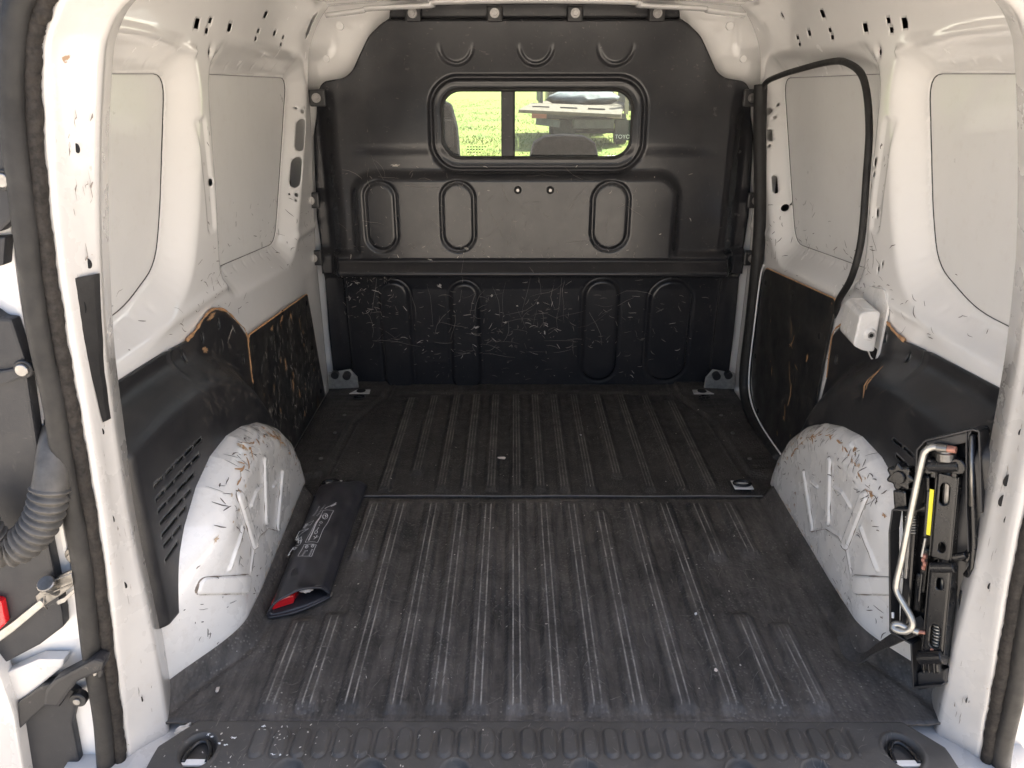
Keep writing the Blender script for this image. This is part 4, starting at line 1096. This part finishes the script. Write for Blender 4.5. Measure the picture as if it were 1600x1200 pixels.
# ------------------------------------------------------------------ tool pouch lying by the left wheel arch
pouch = empty('tool_pouch', None, 'black nylon pouch with white printed pictograms lying by left wheel arch', 'pouch'); pouch.location = (-.52, 1.5, .007)
def pp(o): o.parent = pouch; o.matrix_parent_inverse = Matrix.Translation(pouch.location).inverted(); return o
PA, PB_, PC, PD = Vector((-.574, 1.775)), Vector((-.456, 1.790)), Vector((-.452, 1.325)), Vector((-.556, 1.262))   # far-left, far-right, near-right, near-left
def bagxy(u, t): return (PD.lerp(PC, u)).lerp(PA.lerp(PB_, u), t)
def bagh(u, t):
    th = .033 + .005 * math.sin(t * 3) - .013 * t ** 3
    th *= .72 + .28 * min(1, u * 2.2)
    return th + .0022 * math.sin(u * 5 + t * 17) * math.sin(t * 9 + 1) + .0012 * math.sin(t * 41 + u * 13)
def bagtop(x, y):
    t = (y - 1.29) / .49; u = (x - (PD.lerp(PA, t)).x) / max(.01, (PC.lerp(PB_, t)).x - (PD.lerp(PA, t)).x)
    return .012 + bagh(min(max(u, 0), 1), min(max(t, 0), 1))
def bag_ring(t, shrink=0.0, mouth=0.0):
    r = []
    nT = 22
    for k_ in range(nT + 1):                          # top, left to right
        u = k_ / nT; e = .012 if 0 < u < 1 else 0
        p = bagxy(u * (1 - 2 * shrink) + shrink, t)
        edge = (1 - abs(2 * u - 1) ** 7 * .55)
        z = .012 + bagh(u, t) * edge - shrink * .04 + mouth * .006 * math.sin(u * math.pi)
        r.append(Vector((p.x, p.y, z)))
    pR = bagxy(1 - shrink, t); g = .012 + bagh(1, t) * .45
    for fz_, dx in ((.40, .006), (.33, .0015), (.27, .006), (.15, .005)):
        r.append(Vector((pR.x + dx - (.004 if shrink else 0), pR.y, .010 + bagh(1, t) * fz_ * 1.0)))
    for k_ in range(nT + 1):                          # bottom, right to left
        u = 1 - k_ / nT; p = bagxy(u * (1 - 2 * shrink) + shrink, t)
        r.append(Vector((p.x, p.y - (.010 * math.sin(u * math.pi) if t == 0 else 0), .0105 + shrink * .05 - .0015 * math.sin(u * math.pi))))
    pL = bagxy(shrink, t); r.append(Vector((pL.x - .002, pL.y, .018)))
    return r
rs = [bag_ring(t, .035) for t in (.25, .12, .02)] + [bag_ring(i / 44, 0, max(0, 1 - i / 6)) for i in range(45)]
v = [p for r in rs for p in r]; n = len(rs[0]); f = []
for i in range(len(rs) - 1):
    for k_ in range(n): f.append((i * n + k_, i * n + (k_ + 1) % n, (i + 1) * n + (k_ + 1) % n, (i + 1) * n + k_))
f.append(tuple(range(n))[::-1]); f.append(tuple((len(rs) - 1) * n + k_ for k_ in range(n)))
pp(pyd('pouch_body', v, f, 'pouch', None, True))
pp(tube('mouth_piping', bag_ring(0, 0, 1), .0028, 'pouch', None, 8, closed=True))
zz_ = [bag_ring(i / 44)[-27] for i in range(45)]
pp(tube('zip', [bag_ring(i / 44)[24] + Vector((.002, 0, 0)) for i in range(45)], .0022, 'strap', None, 6))
c = bag_ring(.0)[23]; pp(box('zip_pull', c + Vector((.004, -.004, 0)), (.004, .012, .003), 'steel', None, None, .001))
def gp(x, y): return at(390 + x / 5.455, 740 + y / 5.455, Z=.052)
def gl(pts, w=.0016, closed=False):                   # printed line following the fabric
    P = [gp(*q) for q in pts]; P = P + [P[0]] if closed else P
    bm = bmesh.new()
    for a, b in zip(P[:-1], P[1:]):
        d = (b - a); d.z = 0
        if d.length < 1e-6: continue
        d.normalize(); nn = Vector((-d.y, d.x, 0)) * w * .5; ns = max(1, int((b - a).length / .006)); prev = None
        for i in range(ns + 1):
            q = a.lerp(b, i / ns); pr_ = []
            for sg in (-1, 1):
                z_ = q + nn * sg; z_.z = bagtop(z_.x, z_.y) + .0011; pr_.append(bm.verts.new(z_))
            if prev: bm.faces.new((prev[0], prev[1], pr_[1], pr_[0]))
            prev = pr_
    return pp(frombm('printed_line', bm, 'print', None))
def gd(x, y, r=9, n=8):
    gl([(x + r * math.cos(2 * math.pi * i / n), y + r * math.sin(2 * math.pi * i / n)) for i in range(n)], .0014, True)
gl([(625, 299), (716, 304), (577, 577), (471, 559)], .0012, True)
gl([(462, 576), (568, 598), (526, 692), (409, 684)], .0012, True)
gl([(608, 330), (500, 552)], .0032); gl([(738, 228), (640, 288)], .0022); gl([(735, 240), (690, 265)], .0030)
for a, b in (((592, 255), (540, 326)), ((642, 252), (573, 330))):
    for i in range(9):
        t = i / 8; x, y = a[0] + (b[0] - a[0]) * t, a[1] + (b[1] - a[1]) * t
        gl([(x - 8, y - 1), (x + 7, y + 2)], .0012)
for x, y, r in ((642, 350, 24), (636, 352, 14), (652, 345, 9), (608, 410, 11), (565, 490, 13), (484, 600, 13), (536, 606, 12), (480, 598, 6), (541, 603, 6)): gd(x, y, r)
for x, y in ((594, 438), (586, 462), (577, 470), (488, 637)): gd(x, y, 3, 6)
gl([(545, 520), (560, 535), (585, 528)], .0016); gl([(560, 535), (545, 548)], .0016); gl([(575, 515), (560, 540)], .0016)
for i in range(4): gl([(455 - i * 7 + 18, 394 + i * 10), (475 - i * 7 + 18, 400 + i * 10)], .0020)
gl([(470, 400), (545, 382), (515, 415)], .0010, True); gl([(500, 440), (388, 505), (420, 455)], .0016, True)
for i in range(9): gl([(380 + rnd.uniform(0, 70), 500 + rnd.uniform(0, 80)), (380 + rnd.uniform(0, 70), 500 + rnd.uniform(0, 80))], .0014)
gl([(402, 595), (365, 605), (325, 655)], .0016); gd(378, 604, 14); gl([(340, 650), (322, 660)], .0030)
for i in range(6): gl([(440 + i * 5, 678 - i * 9), (455 + i * 5, 681 - i * 9)], .0014); gl([(500 + i * 5, 680 - i * 9), (515 + i * 5, 683 - i * 9)], .0014)
rc_ = prism('red_case', [(-.560, 1.277, .014), (-.517, 1.303, .013), (-.515, 1.306, .030), (-.522, 1.302, .034), (-.556, 1.282, .030)], (.003, .09, 0), 'red', None, .003)
tag(rc_, 'glossy red plastic case poking out of the open black pouch', 'case')
bmx = bmesh.new(); bmesh.ops.create_icosphere(bmx, subdivisions=3, radius=1)
for v_ in bmx.verts:
    c = v_.co; n_ = math.sin(c.x * 9 + 1) * math.cos(c.y * 8) * .3
    v_.co = Vector((-.494 + c.x * .015 * (1 + n_), 1.322 + c.y * .012, .036 + c.z * .006 * (1 + 2 * n_)))
tag(frombm('glove', bmx, 'cloth', None, True), 'scrap of pale crumpled cloth in the mouth of the black pouch', 'cloth')

# ------------------------------------------------------------------ jack in its holder, behind the right pillar
JP, JN = Vector((.568, 1.14, .3)), Vector((-.80, -.60, .10)).normalized()
def J(u, v_, off=0.0):
    d = _f + (u - 800) / FPX * _r - (v_ - 600) / FPX * _u
    t = (JP - EYE).dot(JN) / d.dot(JN); return EYE + d * t + JN * off
def jpoly(name, px, off, th, mat, parent, bev=.002): return prism(name, [J(u, v_, off) for u, v_ in px], -JN * th, mat, parent, bev)
def jbox(name, a, b, wd, th, off, mat, parent, bev=.002):
    p, q = J(*a, off), J(*b, off); d = (q - p).normalized(); sx = d.cross(JN).normalized() * wd * .5
    return prism(name, [p - sx, q - sx, q + sx, p + sx], -JN * th, mat, parent, bev)
hold = empty('jack_holder', None, 'black plastic holder strapped behind the right pillar carrying the jack', 'holder'); hold.location = tuple(J(1440, 1050))
def hp(o): o.parent = hold; o.matrix_parent_inverse = Matrix.Translation(hold.location).inverted(); return o
hp(jpoly('back_tray', [(1437, 700), (1452, 686), (1528, 670), (1545, 700), (1545, 900), (1520, 1040), (1480, 1062), (1428, 1078), (1424, 1010), (1398, 986), (1396, 800), (1434, 796)], -.030, .006, 'jackblack', None))
def rim(px, w=.003, top=.008, bot=.032):
    for a, b in zip(px[:-1], px[1:]):
        p, q = J(*a, top), J(*b, top); d = (q - p).normalized(); sx = d.cross(JN).normalized() * w * .5
        hp(prism('tray_rim', [p - sx, q - sx, q + sx, p + sx], -JN * bot, 'cover', None, .0008))
rim([(1432, 796), (1436, 702), (1448, 688), (1522, 670), (1533, 673), (1536, 800)])
rim([(1433, 796), (1398, 795), (1393, 830), (1394, 985), (1427, 1004), (1430, 1072), (1475, 1068)])
rim([(1513, 674), (1513, 790), (1516, 860)], .002)
hp(jpoly('top_shelf', [(1448, 690), (1520, 672), (1514, 690), (1452, 706)], .004, .03, 'cover', None))
hp(jpoly('lower_block', [(1430, 1052), (1478, 1046), (1474, 1072), (1432, 1082)], -.004, .03, 'cover', None, .004))
hp(jbox('spare_bolt', (1421, 808), (1408, 985), .016, .012, -.008, 'jackblack', None, .004))
for i in range(7): hp(jbox('bolt_thread', (1412, 809 + i * 4.2), (1428, 809 + i * 4.2), .0022, .004, -.004, 'zincmat', None, .0006))
hp(jbox('bolt_shank', (1418, 836), (1412, 905), .005, .004, -.004, 'zincmat', None, .001))
hp(jbox('clip', (1398, 955), (1398, 964), .004, .004, .008, 'print', None, .001))
for a, b, w_ in (((1500, 770), (1490, 860), .022), ((1512, 850), (1496, 880), .018), ((1504, 930), (1500, 1010), .024), ((1430, 900), (1425, 960), .012), ((1437, 745), (1437, 790), .018), ((1440, 860), (1432, 930), .012)):
    hp(jbox('inner_rib', a, b, w_, .012, -.014, 'jackblack', None, .004))
# knob
kc = J(1407, 745, .004)
ax_ = JN; px_ = ax_.orthogonal().normalized(); py_ = ax_.cross(px_)
pts = []
for i in range(56):
    a = 2 * math.pi * i / 56; r = .0205 + .0032 * math.cos(a * 7); pts.append(kc + (px_ * math.cos(a) + py_ * math.sin(a)) * r)
kn = hp(prism('hand_knob', pts, -ax_ * .022, 'jackblack', None, .003)); kcap = cyl('knob_cap', kc, kc + ax_ * .005, .011, 'jackblack', None, 18); hp(kcap)
hp(jbox('knob_lug', (1402, 768), (1404, 800), .022, .02, -.006, 'jackblack', None, .003))
hp(jbox('knob_lug', (1422, 752), (1436, 754), .016, .016, -.008, 'jackblack', None, .003))
# strap
def sm_(t): t = min(max(t, 0), 1); return t * t * (3 - 2 * t)
sp_ = catmull([J(1440, 976, -.012), J(1420, 986, -.002), at(1400, 996, X=.606), at(1385, 1004, X=.604), at(1370, 1013, X=.598), at(1353, 1025, X=.584), at(1339, 1028, X=.571), at(1328, 1021, X=.562), at(1321, 1008, X=.556), at(1317, 992, X=.552)], 6)
v = []; f = []
for i, p in enumerate(sp_):
    t = (sp_[min(i + 1, len(sp_) - 1)] - sp_[max(i - 1, 0)]).normalized()
    q = i / (len(sp_) - 1)
    wv = Vector((.25, .62, .75)).lerp(Vector((.95, .25, .15)), sm_(q)); wv = (wv - t * wv.dot(t)).normalized() * .0125; nn = t.cross(wv).normalized() * .0012
    v += [p - wv - nn, p + wv - nn, p + wv + nn, p - wv + nn]
for i in range(len(sp_) - 1):
    for k_ in range(4): f.append((4 * i + k_, 4 * i + (k_ + 1) % 4, 4 * i + 4 + (k_ + 1) % 4, 4 * i + 4 + k_))
f += [(3, 2, 1, 0), tuple(len(v) - 4 + k_ for k_ in range(4))]
hp(pyd('strap', v, f, 'strap', None))

jack = empty('scissor_jack', None, 'folded black scissor jack with yellow label standing in its holder', 'jack'); jack.location = tuple(J(1462, 1040))
def jp(o): o.parent = jack; o.matrix_parent_inverse = Matrix.Translation(jack.location).inverted(); return o
def channel(a, b, wd, slots_):
    """folded steel channel with slotted web"""
    p, q = J(*a, .006), J(*b, .006); d = (q - p); L = d.length; d.normalize(); sx = d.cross(JN).normalized()
    def fn(U, V):
        e = np.abs(U) / (wd / 2); off = -.002 * sm((e - .80) / .2)
        return tuple(p[i] + sx[i] * U + d[i] * V + JN[i] * off for i in range(3))
    ob = field('jack_arm', lin(-wd / 2, wd / 2, .0016), lin(0, L, .0016), fn, 'jackblack', None, roundpoly([(-wd / 2, 0), (wd / 2, 0), (wd / 2, L), (-wd / 2, L)], .004), [capsule(0 + dx, L * z0, L * z1, r) for dx, z0, z1, r in slots_], .0022)
    jp(ob)
    for s in (-1, 1):
        o_ = p + sx * s * (wd / 2 - .001); jp(prism('arm_flange', [o_, o_ + d * L, o_ + d * L - JN * .028, o_ - JN * .028], sx * s * .002, 'jackblack', None, .0005))
channel((1483, 741), (1471, 872), .033, [(.002, .10, .36, .0075), (-.001, .80, .92, .0055)])
channel((1472, 884), (1459, 1024), .034, [(-.001, .12, .25, .0055), (-.001, .64, .90, .0075)])
jp(cyl('lifting_screw', J(1481, 716, -.008), J(1476, 795, -.008), .0075, 'steel', None, 16))
for i in range(8): jp(cyl('screw_thread', J(1463 - i * .25, 978 + i * 5, -.006), J(1463 - i * .25, 980.2 + i * 5, -.006), .0075, 'zincmat', None, 14))
jp(cyl('screw_rod', J(1474, 870, -.01), J(1461, 1016, -.01), .005, 'zincmat', None, 12))
jp(cyl('screw_head', J(1480, 706, .004), J(1480, 720, .004), .0145, 'steel', None, 20)); jp(cyl('head_collar', J(1480, 699, .004), J(1480, 708, .004), .011, 'zincmat', None, 18))
jp(cyl('trunnion', J(1454, 727, .004), J(1502, 727, .004), .0115, 'jackblack', None, 18))
for u in (1455, 1500): jp(cyl('trunnion_cap', J(u, 727, .012), J(u, 727, -.008), .0125, 'jackblack', None, 18))
jp(jbox('clevis', (1463, 722), (1462, 745), .008, .02, .010, 'jackblack', None)); jp(jbox('clevis', (1497, 722), (1494, 745), .008, .02, .010, 'jackblack', None))
jp(cyl('centre_hinge', J(1460, 884, .010), J(1497, 884, .010), .0085, 'jackblack', None, 18))
jp(cyl('hinge_bolt', J(1492, 870, .004), J(1512, 866, .004), .006, 'jackblack', None, 12))
for i in range(4): jp(cyl('gear_tooth', J(1444 - (i % 2) * 2, 868 + i * 6, .002), J(1449 - (i % 2) * 2, 869 + i * 6, .002), .0042, 'copper', None, 10))
jp(jbox('side_plate', (1452, 766), (1446, 838), .006, .003, .004, 'jackblack', None)); jp(jbox('warning_label', (1460, 763), (1454, 834), .0062, .001, .0085, 'yellow', None, 0))
jp(jbox('side_bar', (1447, 840), (1441, 870), .004, .006, .004, 'zincmat', None)); jp(jbox('side_bar', (1441, 895), (1436, 940), .004, .006, .003, 'jackblack', None))
jp(cyl('foot_hinge', J(1440, 1026, .006), J(1478, 1024, .006), .0125, 'jackblack', None, 18)); jp(jbox('jack_foot', (1456, 1026), (1458, 1046), .03, .014, .012, 'jackblack', None, .003))
for u in (1449, 1457, 1465): jp(jbox('foot_rib', (u, 1030), (u + 1, 1047), .003, .006, .016, 'jackblack', None, .001))
jp(cyl('grease_spot', J(1460, 1014, .007), J(1460, 1014, .0085), .0035, 'copper', None, 10))
hr = tube('stowed_rod', [J(1520, 678, .0), J(1520, 780, .0), J(1522, 850, .0), J(1519, 885, .0), J(1508, 900, -.004)], .0048, 'jackblack', None, 12)
tag(hr, 'straight black rod stowed upright along the right edge of the jack holder', 'rod')
tube('rod_shine', [J(1519, 680, .001), J(1519, 790, .001)], .0044, 'steel', hr, 10)
ck = tube('crank_handle', catmull([J(1474, 697, .014), J(1464, 696, .016), J(1455, 701, .018), J(1449, 716, .018), J(1433, 790, .018), J(1418, 865, .018), J(1409, 905, .018), J(1410, 920, .018), J(1422, 942, .018), J(1432, 960, .018), J(1433, 974, .018), J(1424, 981, .020), J(1410, 977, .024), J(1406, 971, .022), J(1412, 970, .018), J(1426, 978, .014), J(1440, 985, .010)], 5), .0054, 'rod', None, 12)
tag(ck, 'bent grey zinc crank handle hooked over the front of the jack', 'crank handle')
cyl('socket', J(1470, 697, .014), J(1486, 699, .012), .0068, 'steel', ck, 14); cyl('socket_end', J(1484, 699, .012), J(1499, 701, .010), .0058, 'copper', ck, 12)
cyl('tip', J(1438, 984, .011), J(1449, 986, .008), .0032, 'copper', ck, 10)

# ------------------------------------------------------------------ litter on the floor
def litter(name, u, v_, z, a, b, mat, label, cat, rot=0):
    c = at(u, v_, Z=z); n_ = 11; v = []; 
    for k_ in range(n_):
        t = 2 * math.pi * k_ / n_; r = rnd.uniform(.5, 1.1); x, y = a * r * math.cos(t), b * r * math.sin(t)
        v.append((c.x + x * math.cos(rot) - y * math.sin(rot), c.y + x * math.sin(rot) + y * math.cos(rot), z + rnd.uniform(.0005, .004)))
    v += [(p[0], p[1], z - .0005) for p in v]
    f = [tuple(range(n_)), tuple(range(2 * n_ - 1, n_ - 1, -1))] + [(k_, k_ + n_, (k_ + 1) % n_ + n_, (k_ + 1) % n_) for k_ in range(n_)]
    tag(pyd(name, v, f, mat), label, cat)
litter('paper_scrap', 784, 716, .007, .013, .006, 'cloth', 'torn pale scrap on the middle of the front floor liner', 'scrap', -.3)
litter('paper_scrap', 907, 680, .007, .003, .010, 'print', 'thin white sliver on the front liner, right of the pale scrap', 'scrap', .2)
litter('paint_flake', 340, 1078, .005, .004, .006, 'cloth', 'beige flake on the bare rubber by the left pillar foot', 'flake')
litter('paint_flake', 1118, 1048, .010, .004, .004, 'cloth', 'small pale crumb on a rib in front of the strap', 'flake')
litter('paint_flake', 1087, 960, .010, .003, .004, 'print', 'tiny white crumb on the liner rib right of centre', 'flake')
litter('blue_flake', 285, 1140, .002, .018, .009, 'pale_mark', 'peeling grey paint flake beside the left end of the sill plate', 'flake', .6)
